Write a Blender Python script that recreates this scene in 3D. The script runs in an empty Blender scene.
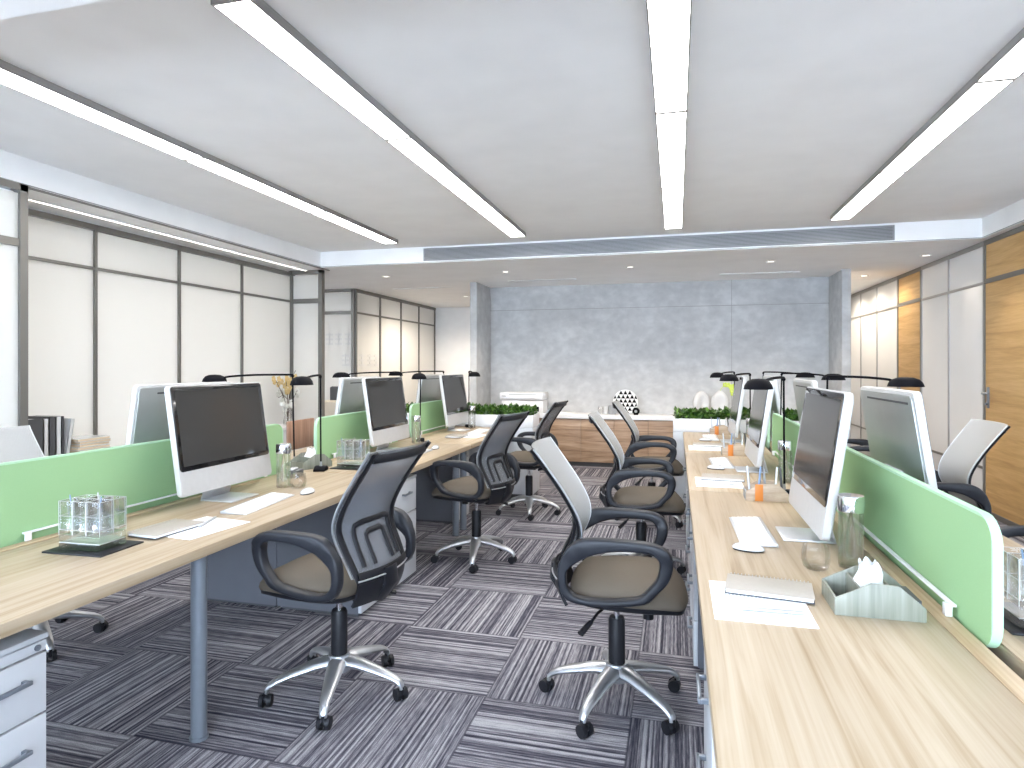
import bpy, bmesh, math, random
from mathutils import Vector, Matrix
random.seed(7)
PI = math.pi
scene = bpy.context.scene
COL = scene.collection

# ------------------------------------------------------------------ materials
def new_mat(name):
    m = bpy.data.materials.new(name); m.use_nodes = True
    nt = m.node_tree; b = nt.nodes['Principled BSDF']
    return m, nt, b

def plain(name, col, rough=0.5, metal=0.0, coat=0.0, spec=0.5, bump=0.0, bscale=200):
    m, nt, b = new_mat(name)
    b.inputs['Base Color'].default_value = (*col, 1)
    b.inputs['Roughness'].default_value = rough
    b.inputs['Metallic'].default_value = metal
    b.inputs['Coat Weight'].default_value = coat
    b.inputs['Specular IOR Level'].default_value = spec
    # slight procedural variation so nothing is perfectly flat
    tc = nt.nodes.new('ShaderNodeTexCoord')
    n = nt.nodes.new('ShaderNodeTexNoise'); n.inputs['Scale'].default_value = bscale
    nt.links.new(tc.outputs['Object'], n.inputs['Vector'])
    mx = nt.nodes.new('ShaderNodeMix'); mx.data_type = 'RGBA'
    mx.inputs[6].default_value = (*[c*0.94 for c in col], 1)
    mx.inputs[7].default_value = (*[min(1, c*1.06) for c in col], 1)
    nt.links.new(n.outputs['Fac'], mx.inputs[0])
    nt.links.new(mx.outputs[2], b.inputs['Base Color'])
    if bump > 0:
        bp = nt.nodes.new('ShaderNodeBump'); bp.inputs['Strength'].default_value = bump
        bp.inputs['Distance'].default_value = 0.002
        nt.links.new(n.outputs['Fac'], bp.inputs['Height'])
        nt.links.new(bp.outputs['Normal'], b.inputs['Normal'])
    return m

def ramp(nt, fac, stops):
    r = nt.nodes.new('ShaderNodeValToRGB')
    while len(r.color_ramp.elements) < len(stops): r.color_ramp.elements.new(0.5)
    for e, (p, c) in zip(r.color_ramp.elements, stops):
        e.position = p; e.color = (*c, 1)
    nt.links.new(fac, r.inputs['Fac'])
    return r

def wood(name, stops, scale=(9, 0.55, 9), rough=0.45, fine=(90, 2.5, 90), world=True, detail=4, dist=1.2, fa=0.25):
    m, nt, b = new_mat(name)
    if world:
        g = nt.nodes.new('ShaderNodeNewGeometry'); src = g.outputs['Position']
    else:
        g = nt.nodes.new('ShaderNodeTexCoord'); src = g.outputs['Object']
    mp = nt.nodes.new('ShaderNodeMapping'); mp.inputs['Scale'].default_value = scale
    nt.links.new(src, mp.inputs['Vector'])
    n = nt.nodes.new('ShaderNodeTexNoise'); n.inputs['Scale'].default_value = 1
    n.inputs['Detail'].default_value = detail; n.inputs['Distortion'].default_value = dist
    nt.links.new(mp.outputs['Vector'], n.inputs['Vector'])
    mp2 = nt.nodes.new('ShaderNodeMapping'); mp2.inputs['Scale'].default_value = fine
    nt.links.new(src, mp2.inputs['Vector'])
    n2 = nt.nodes.new('ShaderNodeTexNoise'); n2.inputs['Scale'].default_value = 1
    nt.links.new(mp2.outputs['Vector'], n2.inputs['Vector'])
    mx = nt.nodes.new('ShaderNodeMix'); mx.data_type = 'FLOAT'; mx.inputs[0].default_value = fa
    nt.links.new(n.outputs['Fac'], mx.inputs[2]); nt.links.new(n2.outputs['Fac'], mx.inputs[3])
    r = ramp(nt, mx.outputs[0], stops)
    nt.links.new(r.outputs['Color'], b.inputs['Base Color'])
    b.inputs['Roughness'].default_value = rough
    return m

def glassy(name, tint=(1, 1, 1), clear=0.45, rough=0.0):
    m = bpy.data.materials.new(name); m.use_nodes = True; nt = m.node_tree
    nt.nodes.remove(nt.nodes['Principled BSDF']); out = nt.nodes['Material Output']
    g = nt.nodes.new('ShaderNodeBsdfGlass'); g.inputs['Color'].default_value = (*tint, 1)
    g.inputs['IOR'].default_value = 1.45; g.inputs['Roughness'].default_value = rough
    t = nt.nodes.new('ShaderNodeBsdfTransparent'); t.inputs['Color'].default_value = (*tint, 1)
    mx = nt.nodes.new('ShaderNodeMixShader'); mx.inputs[0].default_value = clear
    nt.links.new(g.outputs[0], mx.inputs[1]); nt.links.new(t.outputs[0], mx.inputs[2])
    nt.links.new(mx.outputs[0], out.inputs['Surface'])
    return m

def emissive(name, col, strength):
    m, nt, b = new_mat(name)
    b.inputs['Base Color'].default_value = (0.9, 0.9, 0.9, 1)
    b.inputs['Emission Color'].default_value = (*col, 1)
    b.inputs['Emission Strength'].default_value = strength
    return m

def mesh_fabric(name, col, hole=0.3, scale=420):
    """woven see-through mesh: thread colour with tiny gaps"""
    m = bpy.data.materials.new(name); m.use_nodes = True; nt = m.node_tree
    b = nt.nodes['Principled BSDF']; out = nt.nodes['Material Output']
    b.inputs['Base Color'].default_value = (*col, 1); b.inputs['Roughness'].default_value = 0.8
    tc = nt.nodes.new('ShaderNodeTexCoord')
    ck = nt.nodes.new('ShaderNodeTexChecker'); ck.inputs['Scale'].default_value = scale
    nt.links.new(tc.outputs['Object'], ck.inputs['Vector'])
    mr = nt.nodes.new('ShaderNodeMapRange'); mr.inputs['To Min'].default_value = hole*0.7; mr.inputs['To Max'].default_value = hole*1.3
    nt.links.new(ck.outputs['Fac'], mr.inputs['Value'])
    t = nt.nodes.new('ShaderNodeBsdfTransparent')
    mx = nt.nodes.new('ShaderNodeMixShader')
    nt.links.new(mr.outputs['Result'], mx.inputs[0])
    nt.links.new(b.outputs[0], mx.inputs[1]); nt.links.new(t.outputs[0], mx.inputs[2])
    nt.links.new(mx.outputs[0], out.inputs['Surface'])
    return m

def frosted(name, col):
    m, nt, b = new_mat(name)
    b.inputs['Base Color'].default_value = (*col, 1); b.inputs['Roughness'].default_value = 0.25
    b.inputs['Coat Weight'].default_value = 0.3
    out = nt.nodes['Material Output']
    t = nt.nodes.new('ShaderNodeBsdfTranslucent'); t.inputs['Color'].default_value = (*col, 1)
    mx = nt.nodes.new('ShaderNodeMixShader'); mx.inputs[0].default_value = 0.45
    nt.links.new(b.outputs[0], mx.inputs[1]); nt.links.new(t.outputs[0], mx.inputs[2]); nt.links.new(mx.outputs[0], out.inputs['Surface'])
    return m

def carpet_mat():
    m, nt, b = new_mat('carpet_tiles')
    N = nt.nodes.new; L = nt.links.new
    g = N('ShaderNodeNewGeometry'); sp = N('ShaderNodeSeparateXYZ'); L(g.outputs['Position'], sp.inputs[0])
    def mth(op, a, bb=None):
        n = N('ShaderNodeMath'); n.operation = op
        for i, v in enumerate((a, bb)):
            if v is None: continue
            if isinstance(v, (int, float)): n.inputs[i].default_value = v
            else: L(v, n.inputs[i])
        return n.outputs[0]
    S = 0.613
    u = mth('DIVIDE', mth('ADD', sp.outputs['X'], 0.79), S)
    v = mth('DIVIDE', mth('SUBTRACT', sp.outputs['Y'], 2.59), S)
    iu = mth('FLOOR', u); iv = mth('FLOOR', v)
    par = mth('ABSOLUTE', mth('MODULO', mth('ADD', iu, iv), 2))
    par = mth('GREATER_THAN', par, 0.5)           # 1 -> stripes run along X
    across = N('ShaderNodeMix'); across.data_type = 'FLOAT'
    L(par, across.inputs[0]); L(sp.outputs['X'], across.inputs[2]); L(sp.outputs['Y'], across.inputs[3])
    along = N('ShaderNodeMix'); along.data_type = 'FLOAT'
    L(par, along.inputs[0]); L(sp.outputs['Y'], along.inputs[2]); L(sp.outputs['X'], along.inputs[3])
    tid = mth('ADD', mth('MULTIPLY', iu, 3.7), mth('MULTIPLY', iv, 7.3))
    def layer(sa, sl, off):
        c = N('ShaderNodeCombineXYZ')
        L(mth('MULTIPLY', across.outputs[0], sa), c.inputs[0])
        L(mth('MULTIPLY', along.outputs[0], sl), c.inputs[1])
        L(mth('ADD', tid, off), c.inputs[2])
        n = N('ShaderNodeTexNoise'); n.inputs['Scale'].default_value = 1; n.inputs['Detail'].default_value = 1.5
        L(c.outputs[0], n.inputs['Vector']); return n.outputs['Fac']
    a = layer(85, 0.4, 0); c2 = layer(190, 14, 11); d2 = layer(16, 0.3, 5)
    f = mth('ADD', mth('ADD', mth('MULTIPLY', a, 0.62), mth('MULTIPLY', c2, 0.22)), mth('MULTIPLY', d2, 0.16))
    r = ramp(nt, f, [(0.37, (0.036, 0.035, 0.050)), (0.46, (0.112, 0.106, 0.128)), (0.53, (0.245, 0.232, 0.252)), (0.62, (0.44, 0.425, 0.44))])
    # pile speckle
    n = N('ShaderNodeTexNoise'); n.inputs['Scale'].default_value = 260; L(g.outputs['Position'], n.inputs['Vector'])
    mx = N('ShaderNodeMix'); mx.data_type = 'RGBA'; mx.blend_type = 'MULTIPLY'; mx.inputs[0].default_value = 1
    sr = ramp(nt, n.outputs['Fac'], [(0.35, (0.72, 0.72, 0.72)), (0.65, (1.15, 1.15, 1.15))])
    L(r.outputs[0], mx.inputs[6]); L(sr.outputs[0], mx.inputs[7])
    # narrow tile joints
    fu = mth('FRACT', u); fv = mth('FRACT', v)
    e = mth('MINIMUM', mth('MINIMUM', fu, mth('SUBTRACT', 1, fu)), mth('MINIMUM', fv, mth('SUBTRACT', 1, fv)))
    j = mth('LESS_THAN', e, 0.006)
    mj = N('ShaderNodeMix'); mj.data_type = 'RGBA'; L(mth('MULTIPLY', j, 0.55), mj.inputs[0])
    L(mx.outputs[2], mj.inputs[6]); mj.inputs[7].default_value = (0.05, 0.047, 0.06, 1)
    L(mj.outputs[2], b.inputs['Base Color'])
    b.inputs['Roughness'].default_value = 0.95; b.inputs['Specular IOR Level'].default_value = 0.15
    bp = N('ShaderNodeBump'); bp.inputs['Strength'].default_value = 0.6; bp.inputs['Distance'].default_value = 0.004
    L(f, bp.inputs['Height']); L(bp.outputs[0], b.inputs['Normal'])
    return m

def concrete_mat():
    m, nt, b = new_mat('concrete_plaster'); N = nt.nodes.new; L = nt.links.new
    g = N('ShaderNodeNewGeometry')
    n = N('ShaderNodeTexNoise'); n.inputs['Scale'].default_value = 2.2; n.inputs['Detail'].default_value = 9; n.inputs['Roughness'].default_value = 0.68; n.inputs['Distortion'].default_value = 0.4
    L(g.outputs['Position'], n.inputs['Vector'])
    mp = N('ShaderNodeMapping'); mp.inputs['Scale'].default_value = (7, 7, 10); L(g.outputs['Position'], mp.inputs['Vector'])
    n2 = N('ShaderNodeTexNoise'); n2.inputs['Scale'].default_value = 1; n2.inputs['Detail'].default_value = 5; L(mp.outputs[0], n2.inputs['Vector'])
    mx = N('ShaderNodeMix'); mx.data_type = 'FLOAT'; mx.inputs[0].default_value = 0.4
    L(n.outputs['Fac'], mx.inputs[2]); L(n2.outputs['Fac'], mx.inputs[3])
    r = ramp(nt, mx.outputs[0], [(0.34, (0.43, 0.43, 0.435)), (0.5, (0.52, 0.52, 0.52)), (0.66, (0.64, 0.64, 0.635))])
    L(r.outputs[0], b.inputs['Base Color']); b.inputs['Roughness'].default_value = 0.75
    return m

def leaf_mat():
    m, nt, b = new_mat('leaf_green'); N = nt.nodes.new; L = nt.links.new
    g = N('ShaderNodeNewGeometry'); n = N('ShaderNodeTexNoise'); n.inputs['Scale'].default_value = 22
    L(g.outputs['Position'], n.inputs['Vector'])
    r = ramp(nt, n.outputs['Fac'], [(0.35, (0.012, 0.045, 0.007)), (0.52, (0.05, 0.14, 0.018)), (0.66, (0.14, 0.27, 0.04))])
    L(r.outputs[0], b.inputs['Base Color']); b.inputs['Roughness'].default_value = 0.45
    return m

M = {}
M['ceil'] = plain('ceiling_paint', (0.94, 0.93, 0.92), 0.9, bscale=3)
M['white'] = plain('white_paint', (0.88, 0.88, 0.88), 0.6, bscale=6)
M['carpet'] = carpet_mat()
M['concrete'] = concrete_mat()
M['frame'] = plain('bronze_grey_aluminium', (0.20, 0.19, 0.175), 0.4, 0.5)
M['frame_light'] = plain('brushed_grey_trim', (0.34, 0.33, 0.32), 0.4, 0.4)
M['frost'] = frosted('frosted_white_glass', (0.90, 0.885, 0.85))
M['frost_r'] = plain('white_lacquered_glass', (0.86, 0.86, 0.855), 0.12, coat=0.5, bscale=1.5)
M['desk'] = wood('light_ash_laminate', [(0.28, (0.27, 0.18, 0.098)), (0.38, (0.35, 0.255, 0.155)), (0.50, (0.415, 0.32, 0.215)), (0.66, (0.465, 0.375, 0.275))], scale=(24, 0.9, 24), fine=(150, 3, 150), dist=0.9)
M['gap_shade'] = wood('ash_gap_shade', [(0.30, (0.34, 0.22, 0.12)), (0.5, (0.50, 0.37, 0.24)), (0.68, (0.62, 0.49, 0.34))], scale=(40, 1.2, 40), fine=(150, 3, 150), dist=0.9)
M['oak'] = wood('honey_oak_veneer', [(0.30, (0.42, 0.24, 0.08)), (0.5, (0.56, 0.34, 0.13)), (0.7, (0.66, 0.43, 0.19))], scale=(1.5, 1.0, 14), fine=(6, 6, 130), dist=0.8)
M['walnut'] = wood('brown_oak_veneer', [(0.32, (0.20, 0.125, 0.075)), (0.5, (0.36, 0.235, 0.15)), (0.68, (0.50, 0.36, 0.25))], scale=(1.2, 1.2, 16), fine=(8, 8, 110), dist=1.0)
M['redwood'] = wood('reddish_wood', [(0.32, (0.32, 0.17, 0.11)), (0.5, (0.42, 0.24, 0.16)), (0.68, (0.52, 0.32, 0.22))], scale=(14, 14, 1.2), fine=(90, 90, 5))
M['felt'] = plain('green_felt', (0.31, 0.49, 0.26), 0.95, bump=0.35, bscale=420, spec=0.1)
M['felt_edge'] = plain('pale_green_edge', (0.42, 0.63, 0.43), 0.8, bscale=200)
M['alu'] = plain('satin_aluminium', (0.62, 0.63, 0.65), 0.38, 0.75, bscale=30)
M['silver'] = plain('cast_silver_metal', (0.55, 0.56, 0.58), 0.35, 0.85, bscale=20)
M['chrome'] = plain('chrome', (0.8, 0.8, 0.82), 0.08, 1.0, bscale=8)
M['imac'] = plain('aluminium_housing', (0.55, 0.54, 0.53), 0.4, 0.1, bscale=40)
M['imac_back'] = plain('aluminium_back', (0.42, 0.43, 0.42), 0.35, 0.6, bscale=10)
M['bezel'] = plain('black_glass_border', (0.008, 0.008, 0.009), 0.12, coat=0.6)
M['screen'] = plain('dark_display_glass', (0.045, 0.043, 0.041), 0.12, coat=0.0, spec=0.22, bscale=2)
M['black'] = plain('black_plastic', (0.012, 0.012, 0.015), 0.45, spec=0.3, bscale=60)
M['blackgloss'] = plain('glossy_black_enamel', (0.004, 0.004, 0.006), 0.6, spec=0.08)
M['armtop'] = plain('dark_arm_plastic', (0.017, 0.018, 0.023), 0.42, spec=0.35, bscale=60)
M['seat'] = plain('taupe_seat_fabric', (0.125, 0.102, 0.078), 0.85, bump=0.3, bscale=380, spec=0.25)
M['mesh_front'] = mesh_fabric('pale_grey_mesh', (0.47, 0.465, 0.45), 0.28)
M['mesh_rear'] = mesh_fabric('smoke_grey_mesh', (0.16, 0.165, 0.185), 0.32)
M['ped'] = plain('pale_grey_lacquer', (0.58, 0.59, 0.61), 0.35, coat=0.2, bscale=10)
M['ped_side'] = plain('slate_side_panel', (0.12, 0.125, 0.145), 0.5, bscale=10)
M['leg'] = plain('grey_powder_coat', (0.22, 0.245, 0.28), 0.32, 0.4, bscale=20)
M['paper'] = plain('white_paper', (0.86, 0.86, 0.86), 0.8, bscale=60)
M['ink'] = plain('pale_grey_ruling', (0.5, 0.52, 0.56), 0.8)
M['notecover'] = plain('greige_card_cover', (0.42, 0.38, 0.33), 0.7, bscale=90)
M['keycaps'] = plain('white_keys', (0.86, 0.86, 0.86), 0.45)
M['glass'] = glassy('clear_glass', clear=0.72)
M['glass2'] = glassy('crystal_clear_acrylic', (1.0, 1.0, 1.0), 0.55)
M['water'] = glassy('water', (1.0, 1.0, 1.0), 0.93)
M['caddy'] = wood('grey_green_wood', [(0.3, (0.15, 0.155, 0.12)), (0.5, (0.22, 0.225, 0.18)), (0.7, (0.28, 0.285, 0.235))], scale=(30, 30, 2), fine=(160, 160, 6), world=False)
M['orange'] = plain('orange_label', (0.62, 0.20, 0.03), 0.5)
M['tan'] = wood('tan_wood', [(0.3, (0.34, 0.24, 0.16)), (0.7, (0.56, 0.45, 0.34))], scale=(6, 6, 30), fine=(30, 30, 90), world=False)
M['leaf'] = leaf_mat()
M['soil'] = plain('dark_soil', (0.03, 0.022, 0.016), 0.95, bscale=80)
M['porcelain'] = plain('white_porcelain', (0.64, 0.64, 0.64), 0.25, coat=0.4)
M['printer'] = plain('white_plastic', (0.82, 0.82, 0.83), 0.4)
M['grey'] = plain('mid_grey', (0.33, 0.34, 0.35), 0.5)
M['dgrey'] = plain('charcoal', (0.07, 0.07, 0.075), 0.55)
M['cream'] = plain('cream_cloth', (0.62, 0.57, 0.48), 0.85)
M['yellow'] = plain('yellow_petals', (0.70, 0.52, 0.24), 0.6)
M['petal'] = plain('white_petals', (0.68, 0.67, 0.62), 0.6)
M['lime'] = plain('lime_petals', (0.55, 0.66, 0.10), 0.6)
M['twig'] = plain('brown_twig', (0.10, 0.07, 0.05), 0.8)
M['bluepen'] = plain('blue_pen', (0.22, 0.32, 0.50), 0.3)
M['bookpage'] = plain('cream_pages', (0.66, 0.52, 0.36), 0.8)
M['grille'] = plain('grey_grille', (0.33, 0.33, 0.34), 0.5, 0.3)
M['void'] = plain('dark_duct', (0.07, 0.07, 0.073), 0.8)
M['light'] = emissive('led_panel', (1.0, 0.985, 0.96), 17)
M['light_back'] = emissive('added_backlight_panel', (1.0, 0.97, 0.92), 5.8)
M['cove'] = emissive('cove_led', (1.0, 0.93, 0.84), 3.0)
M['downlight'] = emissive('downlight_lens', (1.0, 0.93, 0.84), 1.6)
M['lampglow'] = plain('lamp_reflector', (0.75, 0.75, 0.75), 0.4)
M['glyph'] = plain('grey_lettering_behind_glass', (0.80, 0.79, 0.77), 0.4)

# ------------------------------------------------------------------ mesh builder
class MB:
    def __init__(s): s.bm = bmesh.new()
    def _add(s, verts, faces):
        vs = [s.bm.verts.new(v) for v in verts]
        for f in faces:
            try: s.bm.faces.new([vs[i] for i in f])
            except ValueError: pass
        return vs
    def box(s, x0, x1, y0, y1, z0, z1, bev=0.0, seg=2, rot=None, piv=None):
        t = bmesh.new()
        bmesh.ops.create_cube(t, size=1)
        for v in t.verts:
            v.co = Vector(((x0+x1)/2+v.co.x*(x1-x0), (y0+y1)/2+v.co.y*(y1-y0), (z0+z1)/2+v.co.z*(z1-z0)))
        if bev > 0:
            bev = min(bev, 0.49*min(abs(x1-x0), abs(y1-y0), abs(z1-z0)))
            bmesh.ops.bevel(t, geom=t.edges[:], offset=bev, segments=seg, affect='EDGES', profile=0.5)
        s.merge(t, rot, piv); return s
    def merge(s, t, rot=None, piv=None):
        if rot is not None:
            p = Vector(piv or (0, 0, 0))
            for v in t.verts: v.co = rot @ (v.co-p) + p
        me = bpy.data.meshes.new('tmp'); t.to_mesh(me); t.free(); s.bm.from_mesh(me); bpy.data.meshes.remove(me)
    def prism(s, pts, axis, a, b, bev=0.0, seg=2, rot=None, piv=None):
        """polygon pts in the plane normal to axis, extruded a..b. axis 'x': (y,z) 'y': (x,z) 'z': (x,y)"""
        def mk(p, t):
            return {'x': (t, p[0], p[1]), 'y': (p[0], t, p[1]), 'z': (p[0], p[1], t)}[axis]
        t = bmesh.new(); n = len(pts)
        A = [t.verts.new(mk(p, a)) for p in pts]; B = [t.verts.new(mk(p, b)) for p in pts]
        t.faces.new(A); t.faces.new(B[::-1])
        for i in range(n): t.faces.new((A[i], B[i], B[(i+1) % n], A[(i+1) % n]))
        bmesh.ops.recalc_face_normals(t, faces=t.faces)
        if bev > 0:
            es = [e for e in t.edges if len(e.link_faces) == 2 and e.calc_face_angle(0) > 0.5]
            bmesh.ops.bevel(t, geom=es, offset=bev, segments=seg, affect='EDGES', profile=0.5)
        s.merge(t, rot, piv); return s
    def ring_prism(s, outer, inner, axis, a, b, bev=0.0):
        """closed loop: outer and inner outlines with the same number of points"""
        def mk(p, t):
            return {'x': (t, p[0], p[1]), 'y': (p[0], t, p[1]), 'z': (p[0], p[1], t)}[axis]
        t = bmesh.new(); n = len(outer)
        O0 = [t.verts.new(mk(p, a)) for p in outer]; I0 = [t.verts.new(mk(p, a)) for p in inner]
        O1 = [t.verts.new(mk(p, b)) for p in outer]; I1 = [t.verts.new(mk(p, b)) for p in inner]
        for i in range(n):
            j = (i+1) % n
            t.faces.new((O0[i], O0[j], I0[j], I0[i])); t.faces.new((O1[i], I1[i], I1[j], O1[j]))
            t.faces.new((O0[i], O1[i], O1[j], O0[j])); t.faces.new((I0[i], I0[j], I1[j], I1[i]))
        bmesh.ops.recalc_face_normals(t, faces=t.faces)
        if bev > 0:
            es = [e for e in t.edges if e.calc_face_angle(0) > 0.7]
            bmesh.ops.bevel(t, geom=es, offset=bev, segments=2, affect='EDGES', profile=0.5)
        s.merge(t); return s
    def tube(s, pts, r, seg=10, cap=True, flat=1.0, up=None):
        """swept tube; r number or list; flat squashes the section along its second axis"""
        pts = [Vector(p) for p in pts]; n = len(pts)
        rs = r if isinstance(r, (list, tuple)) else [r]*n
        rings = []; prev = None
        for i, p in enumerate(pts):
            d = (pts[min(i+1, n-1)]-pts[max(i-1, 0)]).normalized()
            if prev is None:
                u = Vector(up) if up else (Vector((0, 0, 1)) if abs(d.z) < 0.9 else Vector((1, 0, 0)))
            else: u = prev
            a = (u - d*u.dot(d)).normalized(); b2 = d.cross(a); prev = a
            rings.append([s.bm.verts.new(p + (a*math.cos(2*PI*k/seg)*flat + b2*math.sin(2*PI*k/seg))*rs[i]) for k in range(seg)])
        for i in range(n-1):
            for k in range(seg):
                s.bm.faces.new((rings[i][k], rings[i][(k+1) % seg], rings[i+1][(k+1) % seg], rings[i+1][k]))
        if cap:
            s.bm.faces.new(rings[0][::-1]); s.bm.faces.new(rings[-1])
        return s
    def cyl(s, p0, p1, r0, r1=None, seg=20): return s.tube([p0, p1], [r0, r0 if r1 is None else r1], seg)
    def lathe(s, prof, c=(0, 0, 0), seg=28, sx=1, sy=1, closed=False):
        rings = []
        for r, z in prof:
            rings.append([s.bm.verts.new((c[0]+sx*max(r, 1e-5)*math.cos(2*PI*k/seg), c[1]+sy*max(r, 1e-5)*math.sin(2*PI*k/seg), c[2]+z)) for k in range(seg)])
        m = len(rings)
        for i in range(m if closed else m-1):
            A = rings[i]; B = rings[(i+1) % m]
            for k in range(seg):
                s.bm.faces.new((A[k], A[(k+1) % seg], B[(k+1) % seg], B[k]))
        return s
    def sphere(s, c, r, sx=1, sy=1, sz=1, u=14, v=9):
        t = bmesh.new(); bmesh.ops.create_uvsphere(t, u_segments=u, v_segments=v, radius=r)
        for w in t.verts: w.co = Vector((w.co.x*sx+c[0], w.co.y*sy+c[1], w.co.z*sz+c[2]))
        s.merge(t); return s
    def grid(s, f, nu, nv, thick=0.0):
        """surface f(u,v) u,v in 0..1; with thickness along its normal"""
        P = [[Vector(f(i/nu, j/nv)) for j in range(nv+1)] for i in range(nu+1)]
        def nrm(i, j):
            a = P[min(i+1, nu)][j]-P[max(i-1, 0)][j]; b2 = P[i][min(j+1, nv)]-P[i][max(j-1, 0)]
            return a.cross(b2).normalized()
        A = [[s.bm.verts.new(P[i][j]+nrm(i, j)*thick/2) for j in range(nv+1)] for i in range(nu+1)]
        for i in range(nu):
            for j in range(nv): s.bm.faces.new((A[i][j], A[i+1][j], A[i+1][j+1], A[i][j+1]))
        if thick:
            B = [[s.bm.verts.new(P[i][j]-nrm(i, j)*thick/2) for j in range(nv+1)] for i in range(nu+1)]
            for i in range(nu):
                for j in range(nv): s.bm.faces.new((B[i][j], B[i][j+1], B[i+1][j+1], B[i+1][j]))
            for i in range(nu):
                s.bm.faces.new((A[i][0], B[i][0], B[i+1][0], A[i+1][0])); s.bm.faces.new((A[i][nv], A[i+1][nv], B[i+1][nv], B[i][nv]))
            for j in range(nv):
                s.bm.faces.new((A[0][j], A[0][j+1], B[0][j+1], B[0][j])); s.bm.faces.new((A[nu][j], B[nu][j], B[nu][j+1], A[nu][j+1]))
        return s
    def build(s, name, mat, parent=None, smooth=35, mats=None):
        bmesh.ops.recalc_face_normals(s.bm, faces=s.bm.faces)
        me = bpy.data.meshes.new(name); s.bm.to_mesh(me); s.bm.free()
        me.materials.append(M[mat])
        for k in (mats or []): me.materials.append(M[k])
        me.shade_smooth(); me.set_sharp_from_angle(angle=math.radians(smooth))
        o = bpy.data.objects.new(name, me); COL.objects.link(o)
        if parent: o.parent = parent
        return o

def tag(o, label=None, cat=None, group=None, kind=None):
    if label: o['label'] = label
    if cat: o['category'] = cat
    if group: o['group'] = group
    if kind: o['kind'] = kind
    return o
def empty(name, loc=(0, 0, 0), rz=0, **k):
    o = bpy.data.objects.new(name, None); COL.objects.link(o); o.location = loc; o.rotation_euler = (0, 0, rz)
    o.empty_display_size = 0.1
    return tag(o, **k)
def copy_tree(o, parent=None):
    c = o.copy(); COL.objects.link(c)
    if parent: c.parent = parent
    for ch in list(o.children): copy_tree(ch, c)
    return c
def place(o, loc, rz, label, first):
    """first use moves the prototype itself, later ones copy it"""
    t = o if first else copy_tree(o)
    t.location = loc; t.rotation_euler = (0, 0, rz); t['label'] = label
    return t
def arc(cx, cy, r, a0, a1, n=6):
    return [(cx+r*math.cos(math.radians(a0+(a1-a0)*i/n)), cy+r*math.sin(math.radians(a0+(a1-a0)*i/n))) for i in range(n+1)]
def rrect(x0, x1, y0, y1, r, n=5):
    return arc(x1-r, y0+r, r, -90, 0, n)+arc(x1-r, y1-r, r, 0, 90, n)+arc(x0+r, y1-r, r, 90, 180, n)+arc(x0+r, y0+r, r, 180, 270, n)
def smooth_poly(pts, n=6):
    """closed Catmull-Rom through pts"""
    out = []; m = len(pts)
    for i in range(m):
        p0, p1, p2, p3 = (Vector(pts[(i+k-1) % m]) for k in range(4))
        for j in range(n):
            t = j/n
            out.append(tuple(0.5*((2*p1)+(-p0+p2)*t+(2*p0-5*p1+4*p2-p3)*t*t+(-p0+3*p1-3*p2+p3)*t**3)))
    return out
def smooth_line(pts, n=6):
    out = []; m = len(pts); V = [Vector(p) for p in pts]
    for i in range(m-1):
        p0, p1, p2, p3 = V[max(i-1, 0)], V[i], V[i+1], V[min(i+2, m-1)]
        for j in range(n):
            t = j/n
            out.append(tuple(0.5*((2*p1)+(-p0+p2)*t+(2*p0-5*p1+4*p2-p3)*t*t+(-p0+3*p1-3*p2+p3)*t**3)))
    out.append(tuple(V[-1])); return out

# ------------------------------------------------------------------ room shell
ZC, ZS = 2.81, 2.62          # recessed ceiling, lower soffit
XL, XR = -4.2, 2.79          # recess sides
YB, YF = 6.87, 1.67          # recess ends
YN = -3.2                    # window wall behind the camera
def struct(mb, name, mat, **k): return tag(mb.build(name, mat, **k), kind='structure')

struct(MB().box(-7.5, 3.0, YN-0.2, 12.4, -0.1, 0), 'floor', 'carpet')
struct(MB().box(XL-0.1, XR+0.1, YF-0.1, YB+0.1, ZC, ZC+0.1), 'ceiling', 'ceil')
s = MB()
s.box(-7.5, XL, YN-0.2, 12.4, ZS, ZS+0.35).box(XR, 3.0, YN-0.2, 12.4, ZS, ZS+0.35)
s.box(XL, XR, YB, 12.4, ZS, ZS+0.35).box(XL, XR, YN-0.2, YF, ZS, ZS+0.35)
struct(s, 'ceiling', 'ceil')
# shadow-gap trim round the recess
t = MB()
for z0, z1 in ((ZS+0.004, ZS+0.012),):
    t.box(XL-0.004, XL+0.004, YF, YB, z0, z1).box(XR-0.004, XR+0.004, YF, YB, z0, z1)
    t.box(XL, XR, YB-0.004, YB+0.004, z0, z1)
struct(t, 'trim_1', 'frame_light')
# far white wall, left outer wall, right wall body
struct(MB().box(-7.5, 3.0, 12.2, 12.35, 0, ZS), 'wall_back', 'white')
struct(MB().box(-7.5, -7.35, YN, 12.2, 0, ZS), 'wall_left', 'white')
struct(MB().box(2.9, 3.0, YN, 12.2, 0, ZS), 'wall_right', 'white')
# window wall behind the camera: low sill, head, mullions, open to the sky
w = MB(); w.box(-7.35, 2.9, YN-0.15, YN, 0, 0.95).box(-7.35, 2.9, YN-0.15, YN, 2.5, ZS)
for x in (-7.3, -4.9, -2.4, 0.1, 2.85): w.box(x-0.04, x+0.04, YN-0.12, YN-0.03, 0.95, 2.5)
struct(w, 'wall_front', 'white')

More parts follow.
